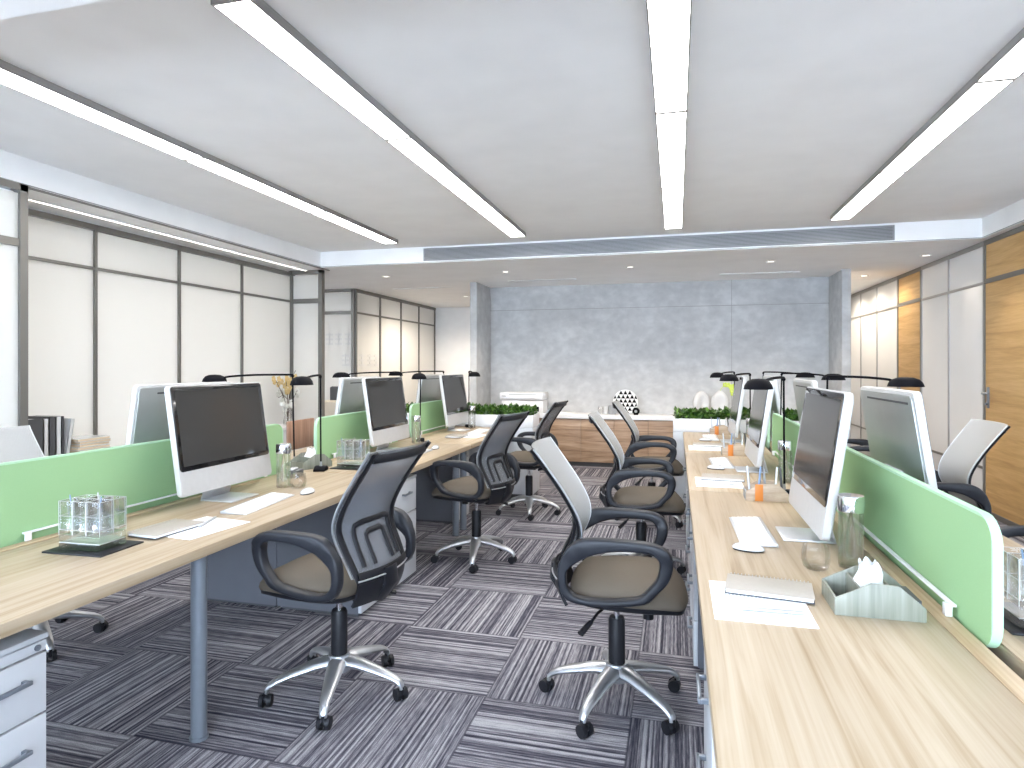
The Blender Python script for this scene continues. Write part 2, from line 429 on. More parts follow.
# concrete niche: back panel + side fins
c = MB()
c.box(-2.76, 2.0, 9.3, 9.5, 0, ZS)
c.box(-2.86, -2.76, 8.6, 9.5, 0, ZS, 0.004).box(1.99, 2.09, 8.6, 9.5, 0, ZS, 0.004)
struct(c, 'wall_niche', 'concrete')
t = MB(); t.box(-2.76, 1.99, 9.285, 9.3, 2.262, 2.27).box(0.745, 0.751, 9.29, 9.3, 0.75, ZS)
struct(t, 'trim_2', 'frame_light')

# glazed partitions -------------------------------------------------
def partition(name, axis, c, a0, a1, posts, rail, top, mat='frost', fw=0.022, depth=0.03, z0=0.0, low=None, top_h=0.045):
    """framed panels in plane axis=c from a0..a1, vertical posts list, transom height rail"""
    root = empty(name, kind='structure')
    def bx(mb, u0, u1, q0, q1, zz0, zz1, bev=0):
        if axis == 'x': mb.box(q0, q1, u0, u1, zz0, zz1, bev)
        else: mb.box(u0, u1, q0, q1, zz0, zz1, bev)
    f = MB()
    bx(f, a0, a1, c-depth, c+depth, top-top_h, top)
    bx(f, a0, a1, c-depth, c+depth, z0, z0+0.05)
    if rail: bx(f, a0, a1, c-depth*0.8, c+depth*0.8, rail-fw, rail+fw)
    if low: bx(f, a0, a1, c-depth*0.8, c+depth*0.8, low-fw*0.5, low+fw*0.5)
    for p in posts: bx(f, p-fw, p+fw, c-depth, c+depth, z0, top)
    f.build('frame', 'frame', root)
    hs = [z0+0.05] + ([low] if low else []) + ([rail] if rail else []) + [top-top_h]
    ps = sorted(posts)
    for i in range(len(ps)-1):
        for j in range(len(hs)-1):
            g = MB(); bx(g, ps[i]+fw, ps[i+1]-fw, c-0.008, c+0.008, hs[j]+(0 if j == 0 else fw*0.6), hs[j+1]-fw*0.6)
            g.build('pane', mat, root)
    return root
XA = -4.72
partition('window_1', 'x', XA, 3.28, 7.02, [3.70-0.42, 4.23, 5.15, 6.07, 7.0], 2.235, 2.60, fw=0.012)
partition('window_2', 'x', -4.2, 0.2, 3.25, [0.2, 1.7, 3.225], 2.232, ZS-0.001, fw=0.026)
partition('window_3', 'y', 7.03, XA, -4.262, [XA+0.01, -4.29], 2.235, ZS-0.001, fw=0.028)
partition('window_4', 'x', -4.83, 8.86, 12.2, [8.88, 9.70, 10.53, 11.35, 12.17], 2.25, ZS-0.001, fw=0.014)
door = partition('door_1', 'y', 8.86, -6.4, -4.83, [-6.38, -5.55, -4.85], 2.25, ZS, fw=0.025)
door.name = 'door_1'
# front edge strip of the alcove ceiling and its small rebate post
t = MB(); t.box(-4.21, -4.19, 3.26, 7.06, ZS-0.012, ZS-0.0005)
struct(t, 'trim_3', 'frame')
# alcove return wall on the near side
struct(MB().box(-4.75, -4.23, 3.18, 3.25, 0, ZS), 'wall_alcove', 'white')
# frosted lettering seen blurred on the far glass door
gl = MB()
def block(x, z, w, h):
    for k in range(3): gl.box(x, x+w, 8.846, 8.851, z+k*h/2.6, z+k*h/2.6+h*0.16)
    gl.box(x+w*0.42, x+w*0.58, 8.846, 8.851, z, z+h)
for x in (-5.32, -5.16, -4.99): block(x, 1.75, 0.13, 0.19)
for x in (-5.04,): block(x, 1.42, 0.13, 0.19)
o = gl.build('lettering', 'glyph', door)
gl = MB()
for y in (9.0, 9.28, 9.5):
    for k in range(3): gl.box(-4.822, -4.817, y, y+0.16, 1.42+k*0.075, 1.42+k*0.075+0.03)
    gl.box(-4.822, -4.817, y+0.06, y+0.09, 1.42, 1.61)
gl.build('lettering', 'glyph', [o for o in bpy.data.objects if o.name == 'window_4'][0])

# right wall: white glass panels, oak doors
def rwall(name, y0, y1, mat, is_door=False):
    root = empty(name, kind='structure'); x = 2.87
    f = MB()
    fw = 0.02 if is_door else 0.009
    f.box(x-0.012, x+0.03, y0-fw, y0+fw, 0, ZS).box(x-0.010, x+0.028, y1-fw*0.8, y1+fw*0.8, 0.002, ZS-0.002)
    f.box(x-0.014, x+0.03, y0, y1, ZS-0.045, ZS)
    f.box(x-0.012, x+0.03, y0, y1, 2.205, 2.25 if is_door else 2.23)
    f.box(x-0.012, x+0.03, y0, y1, 0, 0.05)
    f.build('frame', 'frame' if is_door else 'frame_light', root)
    g = MB(); g.box(x, x+0.02, y0+0.009, y1-0.009, 2.23, ZS-0.045); g.build('upper_panel', mat, root)
    g = MB(); g.box(x-0.004 if is_door else x, x+0.02, y0+0.009, y1-0.009, 0.45 if not is_door else 0.012, 2.205); g.build('door_leaf' if is_door else 'panel', mat, root)
    if not is_door:
        f = MB().box(x-0.008, x+0.02, y0+0.009, y1-0.009, 0.425, 0.45); f.build('low_rail', 'frame', root)
        g = MB(); g.box(x, x+0.02, y0+0.009, y1-0.009, 0.05, 0.425); g.build('lower_panel', mat, root)
    else:
        h = MB(); hy = y1-0.07
        h.box(x-0.012, x-0.004, hy-0.025, hy+0.025, 1.02, 1.22, 0.003)
        h.cyl((x-0.012, hy, 1.16), (x-0.06, hy, 1.16), 0.011).tube([(x-0.055, hy+0.005, 1.16), (x-0.055, hy-0.12, 1.16)], 0.010)
        h.cyl((x-0.012, hy, 1.06), (x-0.03, hy, 1.06), 0.012)
        h.build('door_handle', 'leg', root)
    return root
for i, (a, b2) in enumerate(((7.02, 7.83), (7.83, 8.61), (9.47, 10.36), (10.36, 11.2), (11.2, 12.2), (3.2, 6.05))):
    rwall('window_%d' % (5+i), a, b2, 'frost_r')
rwall('door_2', 6.08, 7.0, 'oak', True)
rwall('door_3', 8.63, 9.45, 'oak', True)

# ------------------------------------------------------------------ ceiling fittings
rows = [('leftmost', -3.045, 'far left'), ('second from left', -1.60, ''), ('third from left', -0.026, ''), ('rightmost', 1.463, '')]
proto = None
for rname, x, _ in rows:
    for k, pn in enumerate(('nearest', 'middle', 'farthest')):
        y0 = 1.995+k*1.472
        if proto is None:
            proto = empty('ceiling_light', cat='light', group='linear ceiling light panels')
            f = MB(); W, Lh = 0.082, 1.472
            f.box(-W, -W+0.006, 0.001, Lh-0.001, -0.041, 0).box(W-0.006, W, 0.001, Lh-0.001, -0.041, 0)
            f.box(-W, W, 0.001, 0.013, -0.041, 0).box(-W, W, Lh-0.013, Lh-0.001, -0.041, 0)
            f.build('housing', 'frame_light', proto)
            f = MB(); f.box(-W+0.006, W-0.006, 0.013, Lh-0.013, -0.036, -0.02); f.build('diffuser', 'light', proto)
            first = True
        place(proto, (x, y0, ZC), 0, 'long white glowing ceiling light panel, %s section of the %s row' % (pn, rname), first); first = False
g = empty('air_vent', (0, 0, 0), label='long grey slatted air vent grille in the face of the ceiling drop', cat='vent')
MB().box(-2.84, 2.04, YB-0.006, YB, 2.645, 2.785).build('backing', 'void', g)
f = MB()
f.box(-2.84, 2.04, YB-0.016, YB-0.004, 2.778, 2.788).box(-2.84, 2.04, YB-0.016, YB-0.004, 2.642, 2.652)
f.box(-2.85, -2.835, YB-0.016, YB-0.004, 2.642, 2.788).box(2.035, 2.05, YB-0.016, YB-0.004, 2.642, 2.788)
f.build('frame', 'grille', g)
f = MB()
for k in range(9): f.box(-2.84, 2.04, YB-0.014, YB-0.005, 2.656+k*0.0138, 2.656+k*0.0138+0.0085)
for k in range(0): f.box(-2.80+k*0.081, -2.795+k*0.081, YB-0.013, YB-0.006, 2.65, 2.78)
f.build('slats', 'grille', g)
p = None
for i, (x, y, lab) in enumerate(((-3.76, 7.75, 'small round recessed downlight, leftmost of the row behind the vent'), (-2.1, 7.75, 'small round recessed downlight, second from left behind the vent'), (-0.54, 7.75, 'small round recessed downlight in the middle of the row behind the vent'), (1.05, 7.75, 'small round recessed downlight, second from right behind the vent'), (2.62, 7.75, 'small round recessed downlight beside the white glass wall on the right'))):
    if p is None:
        p = empty('downlight', cat='light', group='recessed downlights')
        MB().lathe([(0.034, -0.004), (0.05, -0.004), (0.052, 0), (0.034, 0)], closed=True).build('rim', 'chrome', p)
        MB().cyl((0, 0, -0.002), (0, 0, -0.0005), 0.034).build('lens', 'downlight', p)
        fst = True
    place(p, (x, y, ZS), 0, lab, fst); fst = False
for y, lab in ((9.3, 'nearest'), (10.3, 'middle'), (11.2, 'farthest')):  # downlights added to brighten the right passage
    place(p, (2.42, y, ZS), 0, 'small round added downlight in the passage right of the concrete wall, %s' % lab, False)
place(p, (-3.5, 10.3, ZS), 0, 'small round added downlight in the passage beside the far glass room', False)  # one more added to brighten the left passage
p = None
for i, (x, y, lab) in enumerate(((-3.78, 9.05, 'thin linear air slot in the ceiling, nearest the glass room'), (-1.81, 8.62, 'thin linear air slot in the ceiling over the printer side'), (1.04, 8.68, 'thin linear air slot in the ceiling, right end of the concrete wall'))):
    if p is None:
        p = empty('air_slot', cat='vent', group='linear air slots')
        f = MB().box(-0.48, 0.48, -0.035, -0.015, -0.006, 0).box(-0.48, 0.48, 0.015, 0.035, -0.006, 0); f.build('frame', 'white', p)
        MB().box(-0.47, 0.47, -0.015, 0.015, -0.003, -0.001).build('slot', 'void', p)
        fst = True
    place(p, (x, y, ZS), 0, lab, fst); fst = False
for k, (x, y, lab) in enumerate(((-6.0, 4.3, 'near'), (-6.0, 6.0, 'middle'), (-5.9, 10.3, 'far'))):  # unseen lamps added to light the frosted panels from behind
    o = empty('added_backlight', (x, y, ZS-0.004), 0, label='added unseen square ceiling light in the %s room behind the frosted glass' % lab, cat='light', group='added lights behind the frosted glass')
    MB().box(-0.6, 0.6, -0.6, 0.6, -0.03, 0, 0.004).build('housing', 'white', o); MB().box(-0.57, 0.57, -0.57, 0.57, -0.034, -0.03).build('diffuser', 'light_back', o)
# cove light strip in the alcove ceiling
o = empty('cove_light', (0, 0, 0), label='thin glowing light strip along the alcove ceiling above the frosted panels', cat='light')
MB().box(-4.49, -4.455, 3.26, 6.98, ZS-0.012, ZS).build('channel', 'white', o)
MB().box(-4.476, -4.467, 3.27, 6.97, ZS-0.016, ZS-0.012).build('diffuser', 'cove', o)

# ------------------------------------------------------------------ desks
ZD, TH = 0.76, 0.04
def make_desk(y0, y1, sgn, xf, xb, legs, label, last=False):
    """xf: aisle edge x, xb: centre edge x"""
    root = empty('office_desk', (0, 0, 0), label=label, cat='desk', group='bench desks')
    a, b2 = min(xf, xb), max(xf, xb)
    MB().box(a, b2, y0+0.002, y1-0.002, ZD-TH, ZD, 0.004).build('tabletop', 'desk', root)
    # cable tray under the top and wood strip standing in for gap shadow along the centre edge
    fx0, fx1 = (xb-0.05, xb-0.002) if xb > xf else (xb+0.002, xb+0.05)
    MB().box(fx0, fx1, y0+0.35, y1-0.35, ZD, ZD+0.003, 0.001).build('gap_shade_strip', 'gap_shade', root)
    f = MB(); f.box(a+0.12, a+0.16, y0+0.03, y1-0.03, ZD-TH-0.04, ZD-TH).box(b2-0.16, b2-0.12, y0+0.03, y1-0.03, ZD-TH-0.04, ZD-TH)
    f.build('support_rail', 'leg', root)
    for (lx, ly) in legs:
        l = MB(); l.cyl((lx, ly, 0.012), (lx, ly, ZD-TH), 0.029, seg=24).lathe([(0.0, 0), (0.034, 0), (0.034, 0.012), (0.0, 0.012)], (lx, ly, 0))
        l.box(lx-0.05, lx+0.05, ly-0.05, ly+0.05, ZD-TH-0.008, ZD-TH, 0.002)
        l.build('leg', 'leg', root)
    return root
LX, LC = -1.67, -2.365
LFC, LFX = -2.415, -2.90
make_desk(0.30, 3.49, 1, LX, LC, [(-1.763, 2.03)], 'long light wood desk on the left, nearest the camera')
make_desk(3.49, 5.06, 1, LX, LC, [(-1.79, 5.01)], 'light wood desk on the left, middle one with glass organizer')
make_desk(5.06, 6.56, 1, LX, LC, [(-1.79, 5.20)], 'light wood desk on the left, farthest one by the leafy planter')
make_desk(1.0, 3.49, 1, LFX, LFC, [(-2.8, 1.3)], 'light wood desk behind the left green divider, nearest')
make_desk(3.49, 5.06, 1, LFX, LFC, [(-2.8, 5.01)], 'light wood desk behind the left green divider, middle')
make_desk(5.06, 6.56, 1, LFX, LFC, [(-2.8, 6.4)], 'light wood desk behind the left green divider, farthest')
RX, RC = 0.066, 0.705
RFC, RFX = 0.745, 1.235
make_desk(0.55, 3.49, 1, RX, RC, [(0.16, 3.42)], 'long light wood desk on the right, nearest the camera')
make_desk(3.49, 5.03, 1, RX, RC, [(0.16, 4.9)], 'light wood desk on the right, middle one')
make_desk(5.03, 6.56, 1, RX, RC, [(0.16, 6.45)], 'light wood desk on the right, farthest one by the planter')
make_desk(0.55, 3.49, 1, RFX, RFC, [(1.15, 3.4)], 'light wood desk behind the right green divider, nearest')
make_desk(3.49, 5.03, 1, RFX, RFC, [(1.15, 4.9)], 'light wood desk behind the right green divider, middle')
make_desk(5.03, 6.56, 1, RFX, RFC, [(1.15, 6.45)], 'light wood desk behind the right green divider, farthest')

# green dividers
def divider(xc, y0, y1, side, label):
    root = empty('desk_divider', (xc, y0, ZD), label=label, cat='divider', group='green felt desk dividers')
    L = y1-y0; r = 0.07
    pts = rrect(0, L, -0.016, 0.303, r, 6)
    t = 0.011
    MB().prism(pts, 'x', -t+0.002, t-0.002).build('panel', 'felt', root)
    n = len(pts); inner = [(min(max(p[0], 0.006), L-0.006), min(max(p[1], -0.010), 0.297)) for p in pts]
    MB().ring_prism([(p[0]+(0.001 if p[0] > L/2 else -0.001), p[1]+(0.001 if p[1] > .15 else -0.001)) for p in pts], inner, 'x', -t, t).build('edge_trim', 'felt_edge', root)
    for s2 in (-1, 1):
        rl = MB(); x0 = s2*0.0115; x1 = s2*0.024
        rl.box(min(x0, x1), max(x0, x1), 0.19, L-0.19, 0.028, 0.035, 0.001)
        rl.build('rail', 'printer', root)
        for yy in (0.20, L-0.20):
            ft = MB(); ft.box(min(x0, x1)+s2*0.014, max(x0, x1)+s2*0.010, yy-0.012, yy+0.012, 0.003, 0.035, 0.002)
            ft.build('rail_foot', 'printer', root)
    return root
divider(-2.39, 1.64, 3.46, 1, 'green felt divider on the left desks, nearest and longest')
divider(-2.39, 3.84, 5.16, 1, 'green felt divider on the left desks, middle one')
divider(-2.39, 5.43, 6.50, 1, 'green felt divider on the left desks, farthest one')
divider(0.722, 1.70, 3.42, 1, 'green felt divider on the right desks, nearest and longest')
divider(0.722, 3.80, 5.18, 1, 'green felt divider on the right desks, middle one')
divider(0.722, 5.45, 6.50, 1, 'green felt divider on the right desks, farthest one')

# ------------------------------------------------------------------ drawer pedestals
def pedestal(loc, w, facing, label, h=0.665, zb=None, hs=(0.33, 0.67)):
    """front face towards facing*x; loc = near-front-bottom corner (x,y)"""
    root = empty('drawer_pedestal', (loc[0], loc[1], 0), label=label, cat='drawer unit', group='drawer pedestals')
    d = 0.54; s2 = facing
    def bx(mb, a, b2, *r, **k): return mb.box(min(a, b2), max(a, b2), *r, **k)
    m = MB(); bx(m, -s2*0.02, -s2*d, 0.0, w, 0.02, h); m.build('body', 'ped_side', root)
    m = MB(); bx(m, -s2*0.0, -s2*d, -0.004, w+0.004, h, h+0.016, bev=0.002); m.build('top_panel', 'ped', root)
    m = MB(); bx(m, -s2*0.03, -s2*(d-0.02), 0.02, w-0.02, 0.0, 0.02); m.build('plinth', 'dgrey', root)
    zb = zb or [0.022, 0.235, 0.45, h]
    for k in range(len(zb)-1):
        dr = MB(); bx(dr, 0.0, -s2*0.02, 0.003, w-0.003, zb[k]+0.003, zb[k+1]-0.003, bev=0.002)
        dob = dr.build('drawer', 'ped', root)
        zt = zb[k+1]
        if zb[k+1]-zb[k] > 0.1:
            hd = MB(); hy0, hy1 = w*hs[0], w*hs[1]
            z = (zb[k]+zt)/2+0.025
            bx(hd, s2*0.016, s2*0.026, hy0, hy1, z-0.006, z+0.006, bev=0.002)
            bx(hd, s2*0.0, s2*0.024, hy0+0.003, hy0+0.015, z-0.006, z+0.006, bev=0.001)
            bx(hd, s2*0.0, s2*0.024, hy1-0.015, hy1-0.003, z-0.006, z+0.006, bev=0.001)
            hd.build('handle', 'leg', dob)
        else:
            lk = MB(); lk.cyl((0, w-0.03, (zb[k]+zt)/2), (s2*0.004, w-0.03, (zb[k]+zt)/2), 0.009, seg=14)
            lk.box(min(0, s2*0.006), max(0, s2*0.006), w-0.032, w-0.028, (zb[k]+zt)/2-0.005, (zb[k]+zt)/2+0.005)
            lk.build('lock', 'leg', dob)
    return root
pedestal((-1.75, 0.95), 0.47, 1, 'white drawer unit under the near end of the left desk, cropped by the frame', h=0.64, zb=[0.022, 0.22, 0.43, 0.605, 0.64], hs=(0.35, 0.87))
pedestal((-1.715, 3.22), 0.31, 1, 'white drawer unit behind the nearest left chair, the nearer of two')
pedestal((-1.715, 3.65), 0.35, 1, 'white three-drawer unit right of the nearest left chair, the farther of two')
pedestal((-1.90, 5.36), 0.34, 1, 'drawer unit beyond the second left chair, behind two legs')
pedestal((-2.80, 3.22), 0.31, -1, 'drawer unit on the far side under the left desks, nearest')
pedestal((0.078, 1.50), 0.42, -1, 'drawer unit under the right desk, nearest one beside the chair base')
pedestal((0.078, 3.05), 0.38, -1, 'drawer unit under the right desk beside the second chair, near one')
pedestal((0.078, 3.58), 0.38, -1, 'drawer unit under the right desk beside the second chair, far one')
pedestal((0.078, 5.12), 0.38, -1, 'drawer unit under the farthest right desk')

# ------------------------------------------------------------------ office chair (faces +x, origin at base centre)
def make_chair():
    root = empty('office_chair', cat='chair')
    # base: five curved legs
    b = MB(); b.lathe([(0.0, 0.172), (0.045, 0.172), (0.05, 0.15), (0.048, 0.10), (0.0, 0.10)], seg=24)
    base = b.build('base_hub', 'silver', root)
    for k in range(5):
        a = math.radians(72*k); ca, sa = math.cos(a), math.sin(a)
        path = [(0.025, 0.143), (0.10, 0.136), (0.19, 0.115), (0.255, 0.096), (0.280, 0.082), (0.293, 0.068), (0.295, 0.052)]
        pts = [(r*ca, r*sa, z) for r, z in path]
        lg = MB(); lg.tube(pts, [0.042, 0.036, 0.028, 0.022, 0.019, 0.017, 0.015], 12, flat=0.62, up=(0, 0, 1))
        lg.build('leg', 'silver', base)
        cs = MB(); ta = a+0.9+k*1.7; dx, dy = math.cos(ta), math.sin(ta); cx, cy = 0.295*ca, 0.295*sa
        ox, oy = cx-dy*0.012, cy+dx*0.012
        for s2 in (-1, 1):
            cs.cyl((ox+dx*s2*0.008, oy+dy*s2*0.008, 0.027), (ox+dx*s2*0.025, oy+dy*s2*0.025, 0.027), 0.027, 0.025, seg=20)
        cs.cyl((ox-dx*0.02, oy-dy*0.02, 0.027), (ox+dx*0.02, oy+dy*0.02, 0.027), 0.008, seg=8)
        cs.sphere((ox, oy, 0.036), 0.020, 1.0, 1.0, 0.75, 12, 6)
        cs.cyl((cx, cy, 0.03), (cx, cy, 0.062), 0.011, seg=10)
        cs.build('caster', 'black', root)
    g = MB(); g.lathe([(0.0, 0.362), (0.030, 0.362), (0.035, 0.352), (0.035, 0.14), (0.0, 0.14)], seg=22)
    g.build('column_cover', 'black', root)
    MB().cyl((0, 0, 0.35), (0, 0, 0.445), 0.013).build('gas_rod', 'chrome', root)
    m = MB(); m.box(-0.09, 0.09, -0.075, 0.075, 0.430, 0.468, 0.01)
    m.cyl((0.13, -0.05, 0.43), (0.13, -0.05, 0.385), 0.022, seg=16).cyl((0.13, -0.05, 0.46), (0.13, -0.05, 0.42), 0.012)
    m.build('tilt_mechanism', 'black', root)
    lv = MB(); lv.tube([(-0.02, -0.05, 0.44), (-0.07, -0.14, 0.425), (-0.10, -0.19, 0.395)], 0.006, 8)
    lv.tube([(-0.095, -0.18, 0.402), (-0.13, -0.235, 0.375)], [0.012, 0.015], 10, flat=0.7)
    lv.build('height_lever', 'black', root)
    # seat
    def seat_outline(sc, dx=0):
        return smooth_poly([(0.268*sc+dx, 0), (0.260*sc+dx, 0.13*sc), (0.225*sc+dx, 0.215*sc), (0.10*sc+dx, 0.24*sc), (-0.06*sc+dx, 0.225*sc), (-0.17*sc+dx, 0.185*sc), (-0.205*sc+dx, 0.09*sc), (-0.21*sc+dx, 0), (-0.205*sc+dx, -0.09*sc), (-0.17*sc+dx, -0.185*sc), (-0.06*sc+dx, -0.225*sc), (0.10*sc+dx, -0.24*sc), (0.225*sc+dx, -0.215*sc), (0.260*sc+dx, -0.13*sc)], 4)
    def stack(mb, levels):
        rings = []
        for sc, z, dip in levels:
            o = seat_outline(sc, 0.02)
            rings.append([mb.bm.verts.new((x, y, z-dip*max(0, (x-0.15))**2)) for x, y in o])
        n = len(rings[0])
        for i in range(len(rings)-1):
            for k in range(n): mb.bm.faces.new((rings[i][k], rings[i][(k+1) % n], rings[i+1][(k+1) % n], rings[i+1][k]))
        mb.bm.faces.new(rings[0][::-1]); mb.bm.faces.new(rings[-1])
    s1 = MB(); stack(s1, [(0.90, 0.482, 1), (0.985, 0.490, 1), (1.0, 0.505, 1.2), (0.985, 0.524, 1.6), (0.94, 0.541, 2), (0.84, 0.562, 2.2), (0.62, 0.578, 2.2), (0.3, 0.582, 1)])
    s1.build('seat_cushion', 'seat', root, smooth=80)
    s2 = MB(); stack(s2, [(0.70, 0.455, 0), (0.88, 0.461, .5), (0.97, 0.473, 1), (0.975, 0.488, 1)])
    s2.build('seat_pan', 'black', root, smooth=80)
    # armrests: closed loops
    outer = smooth_poly([(-0.215, 0.66), (-0.175, 0.725), (-0.11, 0.757), (0.02, 0.760), (0.15, 0.752), (0.215, 0.725), (0.235, 0.675), (0.215, 0.61), (0.170, 0.560), (0.125, 0.522), (0.02, 0.504), (-0.09, 0.500), (-0.175, 0.514), (-0.212, 0.552), (-0.222, 0.60)], 4)
    inner = smooth_poly([(-0.178, 0.635), (-0.13, 0.672), (-0.07, 0.700), (0.02, 0.716), (0.13, 0.715), (0.172, 0.697), (0.182, 0.662), (0.170, 0.615), (0.140, 0.578), (0.100, 0.545), (0.01, 0.530), (-0.09, 0.527), (-0.150, 0.537), (-0.180, 0.565), (-0.186, 0.597)], 4)
    for sg in (-1, 1):
        a = MB(); y0, y1 = sg*0.238, sg*0.285
        a.ring_prism(outer, inner, 'y', min(y0, y1), max(y0, y1), 0.010)
        for q in a.bm.verts: q.co.x = q.co.x*0.955-0.004
        for q in a.bm.verts:          # top pad a little wider, loop leans outward
            if q.co.z > 0.69: q.co.y += sg*0.006
        a.tube([(-0.12, sg*0.15, 0.475), (-0.12, sg*0.25, 0.514)], 0.012, 8).tube([(0.04, sg*0.15, 0.475), (0.04, sg*0.25, 0.514)], 0.012, 8)
        a.build('armrest', 'armtop', root, smooth=50)
    # back: S-curved shell
    prof = smooth_line([(-0.212, 0.555), (-0.182, 0.62), (-0.138, 0.71), (-0.128, 0.765), (-0.143, 0.825), (-0.187, 0.905), (-0.242, 0.985), (-0.318, 1.088)], 6)
    def back_pt(u, v, off=0.0, wsc=1.0):
        # u 0..1 height, v -1..1 width
        k = u*(len(prof)-1); i = min(int(k), len(prof)-2); f = k-i
        x = prof[i][0]*(1-f)+prof[i+1][0]*f; z = prof[i][1]*(1-f)+prof[i+1][1]*f
        hw = 0.178+0.032*math.sin(min(1, u*1.3)*PI/2)+0.012*max(0, (u-0.8)/0.2)**2
        hw = hw*wsc
        dep = 0.040*(1-v*v)
        tx = 0.03*max(0, (u-0.88)/0.12)*(v*v)*0.4
        dx = prof[i+1][0]-prof[i][0]; dz = prof[i+1][1]-prof[i][1]; dl = math.hypot(dx, dz)
        return (x-dep-off*dz/dl, v*hw, z+off*dx/dl)      # off > 0: towards the rear
    mm = MB(); mm.grid(lambda a, b2: back_pt(0.05+0.95*a, (b2*2-1)*1.0, -0.003), 36, 14, 0.0); mm.build('mesh_front', 'mesh_front', root, smooth=80)
    mm = MB(); mm.grid(lambda a, b2: back_pt(0.05+0.945*a, (b2*2-1)*0.98, 0.003), 36, 14, 0.0); mm.build('mesh_lining', 'mesh_rear', root, smooth=80)
    fr = MB()
    def strip(f, n, w=0.017, th=0.012):
        pts = [Vector(f(i/n)) for i in range(n+1)]
        fr.tube([tuple(p) for p in pts], [w]*(n+1), 8, flat=th/w, up=(1, 0, 0))
    for sg in (-1, 1):
        strip(lambda t: back_pt(t, sg*0.91, 0.010), 30, 0.017, 0.006)
    strip(lambda t: back_pt(0.955, (t*2-1)*0.90, 0.010), 14, 0.018, 0.006)
    strip(lambda t: back_pt(0.03, (t*2-1)*0.93, 0.012), 10, 0.026, 0.009)
    fr.grid(lambda a, b2: (-0.222-0.035*(1-(b2*2-1)**2)+0.03*a*a, (b2*2-1)*0.165, 0.555-0.10*a), 6, 12, 0.012)
    ln = MB(); ln.tube([back_pt(0.0, (t/6-1)*0.98, 0.020) for t in range(13)], 0.0035, 6); ln.build('silver_line', 'silver', root)
    # spine bracket to the seat
    fr.tube([(-0.262, 0, 0.585), (-0.268, 0, 0.52), (-0.225, 0, 0.455), (-0.10, 0, 0.425)], [0.045, 0.05, 0.05, 0.04], 10, flat=0.35, up=(1, 0, 0))
    fr.build('back_frame', 'black', root, smooth=60)
    # silver edging strip
    for sg in (-1, 1):
        e = MB(); e.tube([back_pt(0.20+0.80*i/24, sg*1.005, 0.0) for i in range(25)], 0.0045, 6)
        e.build('edge_strip', 'silver', root)
    # lumbar support: two nested arches
    lb = MB()
    def arch(w0, w1, u0, u1, r):
        P = []
        for i in range(7): P.append(back_pt(u0+(u1-0.03-u0)*i/6, -(w0+(w1-w0)*i/6), 0.012))
        for i in range(1, 8): P.append(back_pt(u1, -w1*0.85+2*w1*0.85*i/8, 0.012))
        for i in range(7): P.append(back_pt(u1-0.03-(u1-0.03-u0)*i/6, (w1+(w0-w1)*i/6), 0.012))
        lb.tube(P, r, 8, flat=0.5, up=(1, 0, 0))
    arch(0.66, 0.58, 0.11, 0.46, 0.013); arch(0.34, 0.30, 0.11, 0.33, 0.012)
    lb.build('lumbar_support', 'black', root, smooth=60)
    return root
chair = make_chair()
spots = [
 (-1.42, 2.47, PI-0.15, 0, 'black chair with grey mesh back at the nearest left desk'),
 (-1.42, 4.42, PI-0.24, 66, 'black chair with grey mesh back, second along the left desks'),
 (-1.375, 5.94, PI-0.10, 68, 'black chair with grey mesh back, farthest along the left desks'),
 (-0.243, 2.69, 0.05, 33, 'black chair with pale mesh back at the nearest right desk'),
 (-0.23, 4.37, 0.03, 20, 'black chair with pale mesh back, second along the right desks'),
 (-0.215, 5.88, 0.0, 40, 'black chair with pale mesh back, farthest along the right desks'),
 (-3.17, 2.50, 0.0, 46, 'chair beyond the left green divider, only mesh back and casters showing'),
 (1.48, 4.34, PI, 10, 'pale mesh-backed chair beyond the right divider, in front of the oak door'),
 (1.49, 2.80, PI+0.05, 10, 'chair at the right edge of the frame, only a black armrest showing'),
 (1.55, 6.05, PI, 10, 'chair beyond the right divider whose black armrest shows between two monitors')]
for i, (x, y, r, ba, lab) in enumerate(spots):
    c = copy_tree(chair) if i < len(spots)-1 else chair
    c.location = (x, y, 0); c.rotation_euler = (0, 0, r); c['label'] = lab; c['group'] = 'mesh-back office chairs'
    for ch in c.children:
        if ch.name.startswith(('base_hub', 'caster')): ch.rotation_euler = (0, 0, math.radians(ba)-r)

